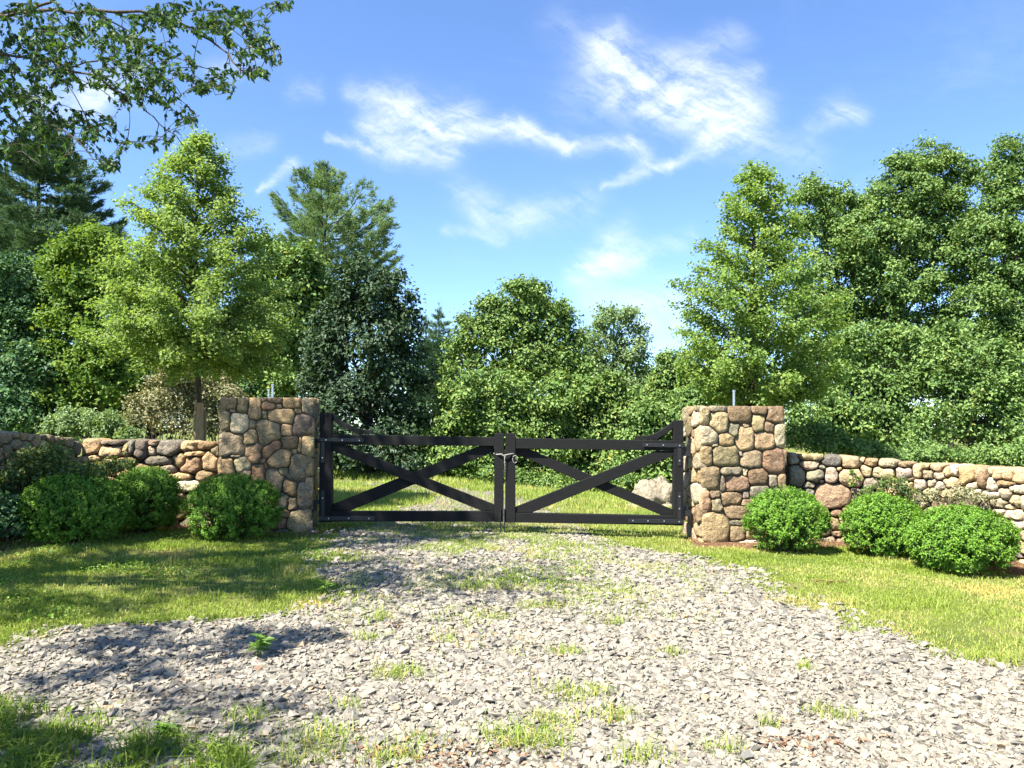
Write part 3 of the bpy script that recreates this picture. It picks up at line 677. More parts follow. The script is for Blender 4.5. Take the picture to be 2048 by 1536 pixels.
def tree(name, label, L, Y, m, n, leaf, clump, trunk_px, trunk_r, seed, group=None, bark=None, cat='tree', limbs=10, trunk_top=None, **kw):
    r = np.random.default_rng(seed); lob = lobes_px(L, Y)
    x = (trunk_px - CX) / F * Y; base = np.array([x, Y, float(zf(x, Y)) - .1])
    root = thing(name, label, cat, base, group)
    tip = lob[lob[:, 2].argmax()]; top = np.array([.6 * tip[0] + .4 * x, .5 * tip[1] + .5 * Y, tip[2]])
    if trunk_top is not None: top = at(trunk_px + (0 if np.isscalar(trunk_top) else trunk_top[0]), trunk_top if np.isscalar(trunk_top) else trunk_top[1], Y)
    tb = MB(); nn = 9; t = np.linspace(0, 1, nn)[:, None]
    pts = base + (top - base) * t + np.sin(t * 5 + seed) * .02 * np.array([1, .5, 0]) * (top[2] - base[2]) * .4 * t
    rad = trunk_r * (1 - .85 * t[:, 0]) ; rad[0] *= 1.35; tb.tube(pts, rad, 9)
    crown, Cc = crown_mb(lob, n, leaf, clump, r, **kw)
    for k in range(limbs):
        e = Cc[r.integers(len(Cc))] if k >= len(lob) else lob[k, :3]
        f = np.clip((e[2] - base[2]) / (top[2] - base[2]) * r.uniform(.45, .75), .12, .95); i = f * (nn - 1); i0 = int(i)
        a = pts[i0] + (pts[min(i0 + 1, nn - 1)] - pts[i0]) * (i - i0); rr = trunk_r * (1 - .85 * f) * .5
        limb(tb, a, e, rr, rr * .25, r, 5, .08, 6, -.05)
    tb.build('trunk', bark or M_BARKD, root, smooth=True); crown.build('crown', m, root)
    return root

# the two young maples just behind the walls, grown limb by limb from a straight leader
G_M = 'young maples behind the gate pillars'
def maple(label, prof, Y, trunk_px, top_px, seed, m, nb=120, low=.24):
    """prof: (py, left reach, right reach) of the crown's outline in photo pixels"""
    r = np.random.default_rng(seed); s = Y / F; x = (trunk_px - CX) / F * Y
    base = np.array([x, Y, float(zf(x, Y)) - .1]); root = thing('young_maple_tree', label, 'tree', base, G_M)
    tp = at(top_px, prof[0][0], Y); t = np.linspace(0, 1, 14)[:, None]
    pts = base + (tp - base) * t + np.sin(t * 6 + 1) * .04 * np.array([1, .6, 0]); rad = .08 * (1 - .94 * t[:, 0]) + .003; rad[0] = .12
    tb = MB(); lb = MB(); tb.tube(pts, rad, 10)
    zz = np.array([at(trunk_px, q[0], Y)[2] for q in prof])[::-1]; lr = np.array([q[1] for q in prof])[::-1] * s; rr_ = np.array([q[2] for q in prof])[::-1] * s
    H = tp[2] - base[2]; zb = zz[0]
    for k in range(nb):
        f = (k + r.random()) / nb; ze = zb + (tp[2] - zb) * f ** 1.15; az = k * 2.39996 + r.normal() * .3; ca, sa = math.cos(az), math.sin(az)
        wr = .5 + .5 * ca; Rm = np.interp(ze, zz, rr_) * wr + np.interp(ze, zz, lr) * (1 - wr)
        Rb = Rm * np.clip(r.normal(.9, .1), .6, 1.04); rise = Rb * r.uniform(.55, .95) * (1.0 - .25 * f)
        z0 = max(base[2] + low * H, ze - rise); c = np.array([np.interp(z0, pts[:, 2], pts[:, i]) for i in range(3)])
        e = np.array([c[0] + ca * Rb, c[1] + sa * Rb, ze]); n = 7; q = np.linspace(0, 1, n)[:, None]
        bp = c + (e - c) * q + np.sin(q * np.pi) * np.array([0, 0, .07 * Rb]) + r.normal(size=(n, 3)) * .018 * q
        tb.tube(bp, np.linspace(.007 + .011 * Rb, .003, n), 5)
        nt = max(5, int(4 + 9.5 * Rb))
        for w in range(nt):
            g_ = .22 + .78 * ((w + r.random()) / nt) ** .75; o = np.array([np.interp(g_, q[:, 0], bp[:, i]) for i in range(3)])
            d = np.array([ca, sa, .25]) * .7 + r.normal(size=3) * np.array([.75, .75, .38]); d /= np.linalg.norm(d); L = r.uniform(.16, .5) * (.45 + .5 * (1.15 - g_)) * (.6 + .3 * Rb)
            tip = o + d * L; tb.tube([o, o + d * L * .5 + np.array([0, 0, .012]), tip], [.004, .0028, .0015], 3, cap=False)
            ml = r.integers(20, 36); a = r.random(ml)[:, None] ** .6; P = o + (tip - o) * a + r.normal(size=(ml, 3)) * np.array([.085, .085, .055]); P[:, 2] -= .03
            U = d * .5 + rdir(ml, r) * .8 + np.array([0, 0, -.35]); ll = .062 * r.uniform(.65, 1.3, ml)
            lb.leaves(P, np.array([ca * .25, sa * .25, .8]) + rdir(ml, r) * .7, U, ll, ll * .85, np.clip(r.random() * .5 + r.random(ml) * .5, 0, 1))
    tb.build('trunk', M_BARK, root, smooth=True); lb.build('crown', m, root); print('maple leaves', lb.n // 4); return root
maple('young pyramidal maple with bright green leaves behind the left wall, boards tied to its trunk',
      [(268,8,8),(300,40,34),(345,70,62),(385,118,75),(410,128,112),(450,132,132),(490,148,156),(530,168,172),(570,182,195),(620,200,203),(670,200,205),(705,185,198),(735,150,170),(758,95,110)], 14.0, 400, 396, 41, M_MAPLE, 135, .41)
maple('young yellow-green maple standing behind the right pillar',
      [(332,8,8),(360,36,34),(400,52,66),(440,95,82),(490,98,108),(530,122,135),(570,145,168),(620,146,182),(670,150,195),(720,146,204),(760,130,180),(790,95,130)], 14.2, 1496, 1512, 42, M_MAPLE2, 120, .3)
for k, (pts, Y, lab) in enumerate((([(394,805),(406,806),(409,890),(387,890)], 13.75, 'tall weathered board tied upright against the left maple trunk'), ([(405,822),(412,823),(413.5,890),(409,890)], 13.85, 'narrow board half hidden behind the taller one at the left maple'), ([(389,800),(393,800),(390,890),(384,890)], 13.9, 'thin dark stake leaning at the left side of the maple trunk'))):
    mb = MB(); q = [at(*p, Y) for p in pts]; q[2][2] -= 1.3; q[3][2] -= 1.3
    mb.prism([(p[0], p[2]) for p in q], 1, Y, Y + .035); put(mb.build('tree_stake', M_PLANK, origin=np.mean(q, 0)), lab, 'stake', 'boards round the young maple')

# deciduous wood behind
G_B = 'trees of the wood behind the meadow'
tree('broadleaf_tree', 'dark broadleaf tree at the left edge with a bare dark trunk', [(35,590,100,75),(10,680,90,80),(90,650,70,80),(50,760,95,80,-1),(110,770,60,70),(-70,640,90,120),(20,840,80,50,-2)], 25, M_LEFT, 26000, .16, .42, 62, .2, 51, G_B, trunk_top=650)
tree('broadleaf_tree', 'bright yellow-green tree beside the left pine', [(180,500,62,42),(140,535,55,45),(225,545,45,50),(180,590,75,50),(150,650,55,50),(215,690,55,60),(160,735,70,50),(215,780,65,60),(130,820,55,50)], 24, M_YEL, 24000, .15, .4, 178, .15, 52, G_B)
tree('broadleaf_tree', 'dense green tree filling the gap left of and behind the left maple', [(300,620,80,80),(280,720,80,80),(340,560,60,60),(320,800,90,60),(400,760,90,70),(230,840,70,60),(480,800,90,70),(520,720,90,90)], 27, M_LEFT, 20000, .18, .45, 300, .2, 53, G_B)
tree('broadleaf_tree', 'mid green tree between the left maple and the pine', [(560,540,60,65),(610,570,45,70),(585,640,65,80),(530,640,60,80),(630,690,50,70),(590,760,80,80)], 25, M_OAK, 22000, .15, .42, 590, .18, 54, G_B)
tree('broadleaf_tree', 'dark round-headed tree just behind the left gate leaf', [(740,590,75,65),(690,640,65,60),(800,650,48,65),(735,690,100,80),(650,730,55,70),(800,760,52,80),(720,800,105,90),(790,870,62,70),(650,850,70,90),(720,910,110,50,-1)], 23, M_DARK, 28000, .14, .4, 735, .22, 55, G_B)
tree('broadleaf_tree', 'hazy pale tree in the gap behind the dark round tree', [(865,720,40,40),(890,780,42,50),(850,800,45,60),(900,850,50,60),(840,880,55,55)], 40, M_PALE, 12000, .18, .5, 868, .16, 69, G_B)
tree('broadleaf_tree', 'tall rounded green tree in the middle with a dark forked trunk', [(1045,620,75,52),(1000,640,55,45),(1095,655,55,50),(955,680,60,50),(1010,690,70,50),(1120,710,55,50),(1070,740,80,50),(930,730,50,50),(1130,760,60,50)], 29, M_OAK, 26000, .15, .42, 1052, .17, 56, G_B, limbs=16)
tree('broadleaf_tree', 'low spreading bright tree in front of the tall middle one', [(960,790,80,48),(920,840,65,50),(1030,800,60,45),(990,860,95,60),(890,900,50,50),(1040,900,90,60),(960,930,100,45),(1080,840,60,50)], 23, M_OAK, 30000, .13, .36, 985, .13, 57, G_B)
tree('broadleaf_tree', 'low dark bushy tree right of the middle tree above the gate', [(1150,810,70,55),(1200,790,55,45),(1120,880,75,65),(1200,870,75,65),(1240,830,45,50),(1160,940,95,45),(1240,920,50,55)], 24, M_OAK, 26000, .14, .38, 1170, .14, 58, G_B)
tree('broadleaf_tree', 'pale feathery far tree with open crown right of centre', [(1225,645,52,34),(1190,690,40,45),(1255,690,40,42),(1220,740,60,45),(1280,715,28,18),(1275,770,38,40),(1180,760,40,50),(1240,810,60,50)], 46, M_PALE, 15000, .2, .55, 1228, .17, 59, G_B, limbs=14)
tree('broadleaf_tree', 'small dark olive tree between the middle wood and the right maple', [(1345,735,36,32),(1325,770,34,30),(1375,770,36,40),(1345,810,55,40)], 40, M_OAK, 9000, .19, .45, 1346, .16, 60, G_B)
tree('broadleaf_tree', 'light green brushy tree just behind the right gate leaf', [(1310,850,48,42),(1360,860,45,45),(1290,910,50,45),(1340,930,60,50),(1270,960,40,35),(1390,900,50,60),(1400,820,45,40)], 20, M_POPLAR, 24000, .12, .34, 1330, .1, 61, G_B)
tree('broadleaf_tree', 'tall tree partly hidden behind the right maple', [(1620,390,40,34),(1660,405,40,40),(1650,460,62,50),(1700,480,50,60),(1670,540,70,60),(1700,620,65,70),(1650,640,60,70),(1700,720,55,60),(1640,740,60,60),(1730,560,50,60),(1740,680,50,60),(1720,440,40,45)], 28, M_POPLAR, 42000, .13, .36, 1690, .2, 62, G_B, core_k=.62, inner=.1)
tree('broadleaf_tree', 'tallest poplar-like tree with rounded top at the right', [(1855,335,62,44),(1800,360,50,48),(1920,355,45,50),(1770,420,48,50),(1850,420,70,55),(1920,440,50,60),(1800,500,65,60),(1880,510,65,60),(1770,580,55,62),(1850,590,60,55),(1930,560,40,60),(1800,640,38,50),(1840,700,60,46),(1760,750,60,50),(1900,640,40,40),(1730,500,50,60)], 27, M_POPLAR, 60000, .125, .36, 1775, .24, 63, G_B, core_k=.62, inner=.1, limbs=18)
tree('broadleaf_tree', 'tall tree cut by the right edge of the picture', [(2030,325,50,42),(2000,380,42,45),(2060,400,60,60),(1990,460,50,55),(2050,500,65,60),(1985,560,55,50),(2050,600,75,65),(1960,620,60,45),(1940,680,50,40),(1950,500,50,60),(2010,700,75,60),(2090,680,80,90),(1950,740,60,50),(1900,735,50,36)], 26, M_POPLAR, 54000, .122, .36, 2030, .24, 64, G_B, core_k=.62, inner=.1, limbs=16)
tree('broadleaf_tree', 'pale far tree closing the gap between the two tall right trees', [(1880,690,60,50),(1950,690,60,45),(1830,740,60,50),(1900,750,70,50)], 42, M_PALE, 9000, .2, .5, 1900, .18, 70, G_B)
tree('broadleaf_tree', 'lower leafy tree right of the right maple above the wall', [(1730,760,55,48),(1680,810,60,55),(1760,820,65,55),(1640,860,60,50),(1720,880,75,45),(1800,870,60,50),(1840,780,50,60),(1790,705,45,52),(1705,700,40,50)], 24, M_POPLAR, 24000, .135, .4, 1720, .16, 65, G_B, core_k=.66, inner=.12)
tree('broadleaf_tree', 'lower leafy tree above the right end of the wall', [(1890,780,60,60),(1960,820,70,60),(2040,800,70,70),(1900,860,75,55),(1990,880,80,45),(2070,880,70,50),(1830,900,50,40),(2130,820,80,90),(1900,705,45,55),(2000,735,50,55)], 23, M_POPLAR, 24000, .13, .4, 1950, .18, 66, G_B, core_k=.66, inner=.12)

# pines
def pine(label, trunk_px, top_py, low_py, Y, prof, seed, tufts, whorl=.62, m=M_PINE, nl=.2, up=.25):
    """prof: (py, left px reach, right px reach); limbs in whorls, each sagging then lifting at the tip"""
    r = np.random.default_rng(seed); s = Y / F; x = (trunk_px - CX) / F * Y
    base = np.array([x, Y, float(zf(x, Y)) - .1]); top = at(trunk_px, top_py, Y); zl = at(trunk_px, low_py, Y)[2]
    root = thing('pine_tree', label, 'tree', base, 'pines of the wood')
    tb = MB(); H = top[2] - base[2]; t = np.linspace(0, 1, 10)[:, None]; tb.tube(base + (top - base) * t, .24 * (1 - .95 * t[:, 0]) + .012, 9)
    py = np.array([q[0] for q in prof]); zz = np.array([at(trunk_px, q, Y)[2] for q in py]); o = np.argsort(zz)
    lf = np.interp; cen = []; dirs = []
    z = zl
    while z < top[2] - .15:
        nb = r.integers(4, 7); az0 = r.random() * 6.28
        for b in range(nb):
            az = az0 + b * 6.283 / nb + r.normal() * .25; ca, sa = math.cos(az), math.sin(az)
            Rm = lf(z, zz[o], np.array([q[2] if ca > 0 else q[1] for q in prof])[o]) * s
            Rb = max(.25, Rm * r.uniform(.72, 1.08)); n = 7; tt = np.linspace(0, 1, n)
            rise = up * Rb * (tt ** 1.5) - .12 * Rb * np.sin(tt * np.pi)
            pts = np.stack([x + ca * Rb * tt, Y + sa * Rb * tt, z + rise + r.normal() * .1], 1)
            tb.tube(pts, np.linspace(.04, .008, n) * (.5 + Rb * .25), 4)
            k = max(4, int(Rb * tufts)); q = r.random(k) ** .7 * .82 + .18
            P = np.stack([np.interp(q, tt, pts[:, i]) for i in range(3)], 1)
            side = np.stack([-sa * np.ones(k), ca * np.ones(k), np.zeros(k)], 1); off = r.normal(size=k) * (.1 + .26 * Rb * (1.1 - q) ** .7)
            P += side * off[:, None]; P[:, 2] += r.normal(size=k) * .07 + np.abs(off) * .1
            D = np.stack([ca * np.ones(k), sa * np.ones(k), np.full(k, .45)], 1) + side * np.sign(off)[:, None] * .6
            cen.append(P); dirs.append(D)
        z += whorl * r.uniform(.7, 1.25)
    for k in range(6): cen.append(top[None] + r.normal(size=(4, 3)) * np.array([.12, .12, .3]) - np.array([0, 0, .2])); dirs.append(np.tile([[0, 0, 1.0]], (4, 1)))
    P = np.concatenate(cen); D = np.concatenate(dirs); D /= np.linalg.norm(D, axis=1)[:, None]
    per = 15; k = np.repeat(np.arange(len(P)), per); crn = r.random(len(P))
    d = D[k] + rdir(len(k), r) * .75; d /= np.linalg.norm(d, axis=1)[:, None]
    A = P[k] + rdir(len(k), r) * .06 + D[k] * r.uniform(-.12, .12, len(k))[:, None]; L = nl * r.uniform(.7, 1.25, len(k))
    sd = np.cross(d, rdir(len(k), r)); sd /= np.linalg.norm(sd, axis=1)[:, None]; wd = .02
    v = np.stack([A - sd * wd, A + sd * wd, A + d * L[:, None]], 1).reshape(-1, 3)
    nb = MB(); nb.add(v, np.arange(len(v)).reshape(-1, 3), np.repeat(np.clip(crn[k] * .6 + r.random(len(k)) * .4, 0, 1), 3))
    tb.build('trunk', M_BARKD, root, smooth=True); nb.build('crown', m, root)
pine('tall dark pine at the upper left behind the overhanging twigs', 78, 235, 640, 34, [(235,12,12),(290,50,45),(340,85,70),(395,110,128),(430,120,100),(480,130,150),(560,165,165),(640,140,125)], 71, 50)
pine('tall white pine with upswept branches right of the left maple', 643, 338, 640, 38, [(338,10,10),(370,44,38),(405,62,50),(425,118,70),(450,95,130),(490,90,155),(540,100,165),(600,110,165),(640,90,120)], 72, 34, .8, up=.5, nl=.24, m=M_PINE2)
pine('small far pine in the gap beside the dark round tree', 878, 622, 800, 62, [(622,6,6),(660,22,22),(720,38,34),(800,48,44)], 73, 14, .7, nl=.26)
pine('second far pine further left in the same gap', 852, 640, 800, 66, [(640,6,6),(680,20,20),(740,34,30),(800,44,40)], 74, 12, .75, nl=.26)

# understory
def bush(name, label, L, Y, m, n, leaf, clump, seed, group=None, cat='shrub', stems=8, **kw):
    r = np.random.default_rng(seed); lob = lobes_px(L, Y); c = lob[:, :3].mean(0); base = np.array([c[0], c[1], float(zf(c[0], c[1]))])
    root = thing(name, label, cat, base, group); cr, Cc = crown_mb(lob, n, leaf, clump, r, **kw); cr.build('foliage', m, root)
    sb = MB()
    for k in range(stems): limb(sb, base + r.normal(size=3) * [.15, .1, 0], Cc[r.integers(len(Cc))], .014, .003, r, 4, .12)
    sb.build('stems', M_BARK, root, smooth=True); return root
bush('dry_shrub', 'dry straw-coloured open shrub beneath the left maple', [(330,800,60,55),(290,830,45,45),(370,850,50,50),(350,760,45,35)], 19, M_DRY, 8000, .08, .3, 81, stems=34, inner=.3)
bush('dry_shrub', 'greyish twiggy shrub between the left maple and left pillar', [(430,790,40,45),(460,820,35,45),(425,850,35,40)], 19.5, M_DRY, 5000, .08, .28, 82, stems=26, inner=.3)
bush('bright_shrub', 'bright leafy shrub over the wall left of the dark trunk', [(135,850,34,26),(110,875,30,22)], 15.5, M_PALE, 4500, .07, .2, 83)
bush('bright_shrub', 'bright leafy shrub over the wall right of the dark trunk', [(205,855,36,28),(235,880,40,20)], 15.5, M_PALE, 4500, .07, .2, 84)
bush('bright_shrub', 'low light green shrub behind the wall beside the right pillar', [(1610,880,36,34),(1660,890,40,26),(1720,905,40,18)], 15, M_POPLAR, 6000, .07, .2, 85)
bush('bright_shrub', 'low light green shrub behind the middle of the right wall', [(1800,915,50,20),(1860,912,40,22),(1930,922,46,18)], 15, M_POPLAR, 6000, .07, .2, 86)
bush('bright_shrub', 'low shrub at the far right over the wall top', [(2000,918,46,22),(2060,915,50,26)], 14.5, M_POPLAR, 5000, .07, .2, 87)
# thicket along the far edge of the meadow: one continuous mass
r_ = np.random.default_rng(90); fr = []
for px, py, Y in ((560,930,25),(620,935,25),(680,935,24.5),(740,945,24),(800,950,23),(850,955,22.5),(900,960,22),(950,965,21.5),(1000,970,20.5),(1050,975,20),(1100,980,19.5),(1150,985,19),(1200,988,18.5),(1250,985,18),(1300,985,17.8)):
    fr.append((px, py - 12, 42, 24, Y + .6 - 0 * Y) if False else (px, py - 10, 40, 26, 0, Y))
lob = np.vstack([lobes_px([q[:4]], q[5] + .5) for q in fr])
mb, _ = crown_mb(lob, 22000, .09, .26, r_, shell=.4)
put(mb.build('undergrowth', M_OAK), kind='stuff')
# far wood closing the horizon
lob = []
for k in range(60):
    x = -78 + k * 2.7 + r_.normal() * .6; lob.append((x, 66 + r_.normal() * 4, 2.2 + r_.random() * 1.5, 2.8, 2.5, 4.2 + r_.random() * 1.5))
mb, _ = crown_mb(np.array(lob), 22000, .6, 1.0, r_)
put(mb.build('far_woods', M_LEFT), kind='stuff')

# ---------------------------------------------------------------- boxwoods
def boxwood(label, px0, px1, py0, py1, Y, seed, n=1700):
    r = np.random.default_rng(seed); c = at((px0 + px1) / 2, py1, Y); gz = float(zf(c[0], Y)); top = at((px0 + px1) / 2, py0, Y)[2]
    rx = (px1 - px0) / 2 * Y / F; H = top - gz; zc = gz + H * .46; rz = H * .54
    base = np.array([c[0], Y, gz]); root = thing('boxwood_shrub', label, 'shrub', base, 'clipped boxwoods along the walls')
    d = rdir(n * 3, r); hole = noise2(d[:, 0] * 2.2 + seed * 3, d[:, 2] * 2.6 + d[:, 1], .38, 61)
    d = d[(d[:, 2] > -.72) & ((d[:, 2] > .3) | (r.random(len(d)) < np.clip(1.1 - (.35 - d[:, 2]) * .5 - np.clip(hole - .5, 0, 1) * 2.6, .06, 1)))][:n]; n = len(d)
    lump = .93 + .12 * noise2(d[:, 0] * 2 + 5 + seed, d[:, 1] * 2 + d[:, 2], .45, 40 + seed % 7)
    P0 = np.array([c[0], Y, zc]) + d * np.array([rx, rx * .95, rz]) * (lump * (1 - np.abs(r.normal(size=n)) * .06))[:, None]
    tw = d * .8 + np.array([0, 0, .55]) + rdir(n, r) * .35; tw /= np.linalg.norm(tw, axis=1)[:, None]
    per = 15; k = np.repeat(np.arange(n), per); f = np.tile(np.linspace(-.075, .045, per), n)
    rad = rdir(len(k), r); rad -= tw[k] * np.sum(rad * tw[k], 1)[:, None]; rad /= np.linalg.norm(rad, axis=1)[:, None]
    P = P0[k] + tw[k] * f[:, None] + rad * .016; U = rad + tw[k] * .7; N = tw[k] - rad * .4 + rdir(len(k), r) * .3
    L = .027 * r.uniform(.75, 1.3, len(k)); cr = r.random(n)
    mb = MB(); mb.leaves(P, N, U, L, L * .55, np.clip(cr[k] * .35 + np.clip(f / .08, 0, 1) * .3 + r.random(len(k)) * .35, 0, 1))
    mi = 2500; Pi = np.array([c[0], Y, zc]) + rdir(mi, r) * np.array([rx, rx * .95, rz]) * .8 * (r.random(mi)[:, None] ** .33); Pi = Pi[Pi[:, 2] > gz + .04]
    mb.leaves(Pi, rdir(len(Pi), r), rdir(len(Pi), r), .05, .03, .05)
    mb.build('foliage', M_BOX, root)
    sb = MB()
    for q in range(9):
        e = P0[r.integers(n)]; limb(sb, base + r.normal(size=3) * [.06, .06, 0], e, .014, .004, r, 5, .1)
    sb.build('stems', M_BARK, root, smooth=True)
boxwood('dark shaded boxwood beside the vines, leftmost of the clipped ones', 44, 248, 948, 1088, 9.6, 1, 2200)
boxwood('boxwood half lit from above between the shaded one and the pillar one', 222, 356, 934, 1056, 10.6, 2)
boxwood('round boxwood in front of the left stone pillar', 374, 560, 950, 1064, 10.25, 3)
boxwood('round sunlit boxwood in front of the right stone pillar', 1496, 1652, 978, 1092, 10.2, 4)
boxwood('middle sunlit boxwood in front of the right wall, weeds behind it', 1688, 1846, 990, 1096, 10.1, 5)
boxwood('largest sunlit boxwood nearest the right edge on bare soil', 1826, 2026, 1014, 1150, 9.0, 6, 2200)

# ---------------------------------------------------------------- weeds and vines by the walls
bush('climbing_vine', 'leafy vine sprawling over the shaded left wall behind the dark boxwood', [(90,960,70,35),(30,990,50,45),(160,950,60,28),(60,925,35,30),(110,915,40,22),(20,1040,40,50)], 9.9, M_VINE, 4200, .06, .16, 101, cat='vine', stems=22, inner=.25)
bush('climbing_vine', 'yellowing vine tips against the wall above the second left boxwood', [(205,940,38,18),(240,935,30,16)], 10.9, M_VINE, 1100, .05, .12, 102, cat='vine', stems=10)
bush('climbing_vine', 'dark leafy vine at the lower left corner of the wall foot', [(5,1060,30,40),(-30,1020,50,60)], 9.0, M_LEFT, 1500, .06, .14, 103, cat='vine', stems=8)
bush('tall_weed', 'yellow-green weeds rising behind the middle right boxwood', [(1785,972,30,18),(1745,990,30,14),(1810,995,26,20)], 10.65, M_VINE, 1600, .04, .11, 104, cat='weed', stems=24)
bush('tall_weed', 'straggly yellowed weeds against the wall behind the largest boxwood', [(1870,1000,32,14),(1925,996,34,14),(1965,995,24,12)], 9.95, M_DRY, 1100, .04, .1, 105, cat='weed', stems=24)
bush('tall_weed', 'small sprig growing from the right wall face', [(1707,955,7,14),(1702,970,7,8)], 11.15, M_WEED, 130, .04, .06, 106, cat='weed', stems=3)
def weed(label, px, py, h, n, leaf, seed, spread=.5):
    r = np.random.default_rng(seed); b = gpt(px, py); b[2] = float(zf(b[0], b[1])); root = thing('weed_plant', label, 'weed', b, 'single weeds in the gravel')
    sb = MB(); lb = MB()
    for k in range(n):
        e = b + np.array([r.normal() * h * spread * .5, r.normal() * h * spread * .5, h * r.uniform(.6, 1.05)]); pts = limb(sb, b, e, .004, .002, r, 4, .08)
        m = 7; t = r.uniform(.25, 1, m); P = np.stack([np.interp(t, np.linspace(0, 1, 6), pts[:, i]) for i in range(3)], 1)
        o = rdir(m, r); o[:, 2] = np.abs(o[:, 2]) * .6 + .2; lb.leaves(P + o * leaf * .45, np.array([0, 0, 1.0]) + rdir(m, r) * .4, o, leaf * r.uniform(.7, 1.2, m), leaf * .3, r.random(m))
    sb.build('stems', M_WEED, root); lb.build('leaves', M_WEED, root)
weed('upright leafy weed standing alone in the shaded gravel', 518, 1316, .16, 5, .1, 111)
weed('broad-leaved weed at the edge of the bottom left grass clump', 332, 1482, .07, 4, .07, 112, .9)
weed('low weed by the left lawn edge near the shadows', 640, 1190, .14, 5, .07, 113, .9)

# ---------------------------------------------------------------- overhanging tree (stands left of the frame, shades the lawn)
def overhang():
    r = np.random.default_rng(120); base = np.array([-8.2, 5.2, float(zf(-8.2, 5.2)) - .1])
    root = thing('overhanging_tree', 'tree outside the left edge whose leafy twigs hang across the upper left sky', 'tree', base)
    tb = MB(); trunk = np.array([base, [-8.15, 5.2, 2], [-8.0, 5.3, 4.2], [-7.7, 5.5, 6.4], [-7.3, 5.8, 8.6], [-7.0, 6, 10.5]]); tb.tube(trunk, [.3, .23, .2, .16, .1, .04], 10)
    limbs = [([(-60,30),(0,36),(70,20),(170,21),(330,32),(390,62),(440,92),(478,130),(500,150)], 6.0, .03),
             ([(-60,100),(0,108),(60,118),(120,130),(200,160),(240,182),(285,215),(310,240),(370,290)], 5.7, .022),
             ([(-60,60),(60,15),(110,0),(130,-30),(200,-60)], 6.3, .03),
             ([(120,130),(210,120),(330,140),(400,170),(450,190)], 6.1, .014),
             ([(170,21),(250,60),(330,108),(410,140)], 5.8, .014),
             ([(330,30),(420,20),(480,40),(520,80),(550,140)], 6.4, .012),
             ([(-40,150),(30,200),(90,240),(150,280),(200,330)], 5.5, .016),
             ([(-40,200),(0,250),(40,300),(80,330)], 5.3, .014),
             ([(240,182),(300,190),(350,210),(400,235)], 5.8, .008)]
    nodes = []
    for pts, Y, r0 in limbs:
        q = np.array([at(px, py, Y + .25 * math.sin(k * 1.3)) for k, (px, py) in enumerate(pts)])
        tt = np.linspace(0, 1, len(q)); t2 = np.linspace(0, 1, len(q) * 3); q = np.stack([np.interp(t2, tt, q[:, i]) for i in range(3)], 1)
        q += r.normal(size=q.shape) * .012; tb.tube(q, np.linspace(r0 * .55, r0 * .16, len(q)), 6); nodes.append(q)
    for q in (nodes[0][0], nodes[1][0], nodes[2][0], nodes[6][0], nodes[7][0]): limb(tb, trunk[2] + (trunk[3] - trunk[2]) * r.random(), q, .06, .03, r, 7, .06)
    N = np.concatenate(nodes)
    reg = [(90,50,130,50,2),(60,140,90,70,2.2),(170,110,120,60,2.4),(60,230,70,60,1.6),(120,270,80,40,1.3),(40,310,50,35,1),(270,70,80,50,1.2),(380,30,90,32,1.2),(470,50,70,36,1.1),(520,115,45,38,1),(430,165,55,28,.8),
           (330,130,60,40,1),(250,170,70,38,1.1),(300,185,60,22,.5),(370,235,28,14,.25),(560,8,28,10,.25),(320,285,26,16,.25),(210,330,30,16,.35),(180,250,55,30,.7),(150,330,40,18,.4),(260,285,30,14,.2)]
    lb = MB(); w = np.array([q[4] for q in reg]); ids = r.choice(len(reg), 1000, p=w / w.sum()); T = []
    for i in ids:
        q = reg[i]; a = r.random() * 6.28; rr = math.sqrt(r.random()) * 1.05
        T.append(at(q[0] + q[2] * rr * math.cos(a), q[1] + q[3] * rr * math.sin(a), 5.9 + r.normal() * .45))
    T = np.array(T); dd = np.array([np.min(np.linalg.norm(N - p, axis=1)) for p in T])
    for p in T[np.argsort(dd)]:
        j = np.linalg.norm(N - p, axis=1).argmin(); a = N[j]; L = np.linalg.norm(p - a)
        if L < .02: continue
        pts = limb(tb, a, p, (.003 + .0022 * L), .0016, r, 4, .1, 6, .07); N = np.vstack([N, pts[2:]])
        m = r.integers(7, 13); t = 1 - r.random(m) ** 1.4 * .75 * min(1, .35 / L); P = np.stack([np.interp(t, np.linspace(0, 1, 6), pts[:, i]) for i in range(3)], 1)
        dirn = (p - a) / L; U = dirn * .7 + rdir(m, r) * .55 + np.array([0, 0, -.75]); U /= np.linalg.norm(U, axis=1)[:, None]
        ll = .055 * r.uniform(.6, 1.3, m); lb.leaves(P + U * ll[:, None] * .55, rdir(m, r) + np.array([0, -.2, .5]), U, ll, ll * .46, np.clip(r.random() * .5 + r.random(m) * .5, 0, 1), .1)
    # the body of the crown, above and left of the picture
    lob = np.array([(-7.8,4.6,7.2,1.8,1.8,1.3),(-9.8,6,7,1.8,1.8,1.4),(-7.9,7.2,8.4,1.2,1.2,.9),(-5.8,7.5,8.9,1.3,1.3,.9),(-5.8,4.9,6.7,1.1,1.1,.7),(-5.8,2.5,6.3,.95,.8,.5),(-9.0,3.4,6.6,1.5,1.5,1.1),(-7.7,6,10,1.4,1.4,1),(-10.3,8.2,6,1.6,1.6,1.2),(-9.9,7.0,6.7,1.6,1.4,1.2),(-5.3,.9,6.2,1.2,1.0,.6),(-9.3,7.4,6.1,1.3,1.2,1.0),(-9.0,7.5,5.3,.9,.8,.7)])
    cr, Cc = crown_mb(lob, 21000, .12, .34, r, per=24, inner=.08, mb=lb, kids=6)
    for k in range(40): limb(tb, trunk[r.integers(3, 6)], Cc[r.integers(len(Cc))], .04, .008, r, 5, .08)
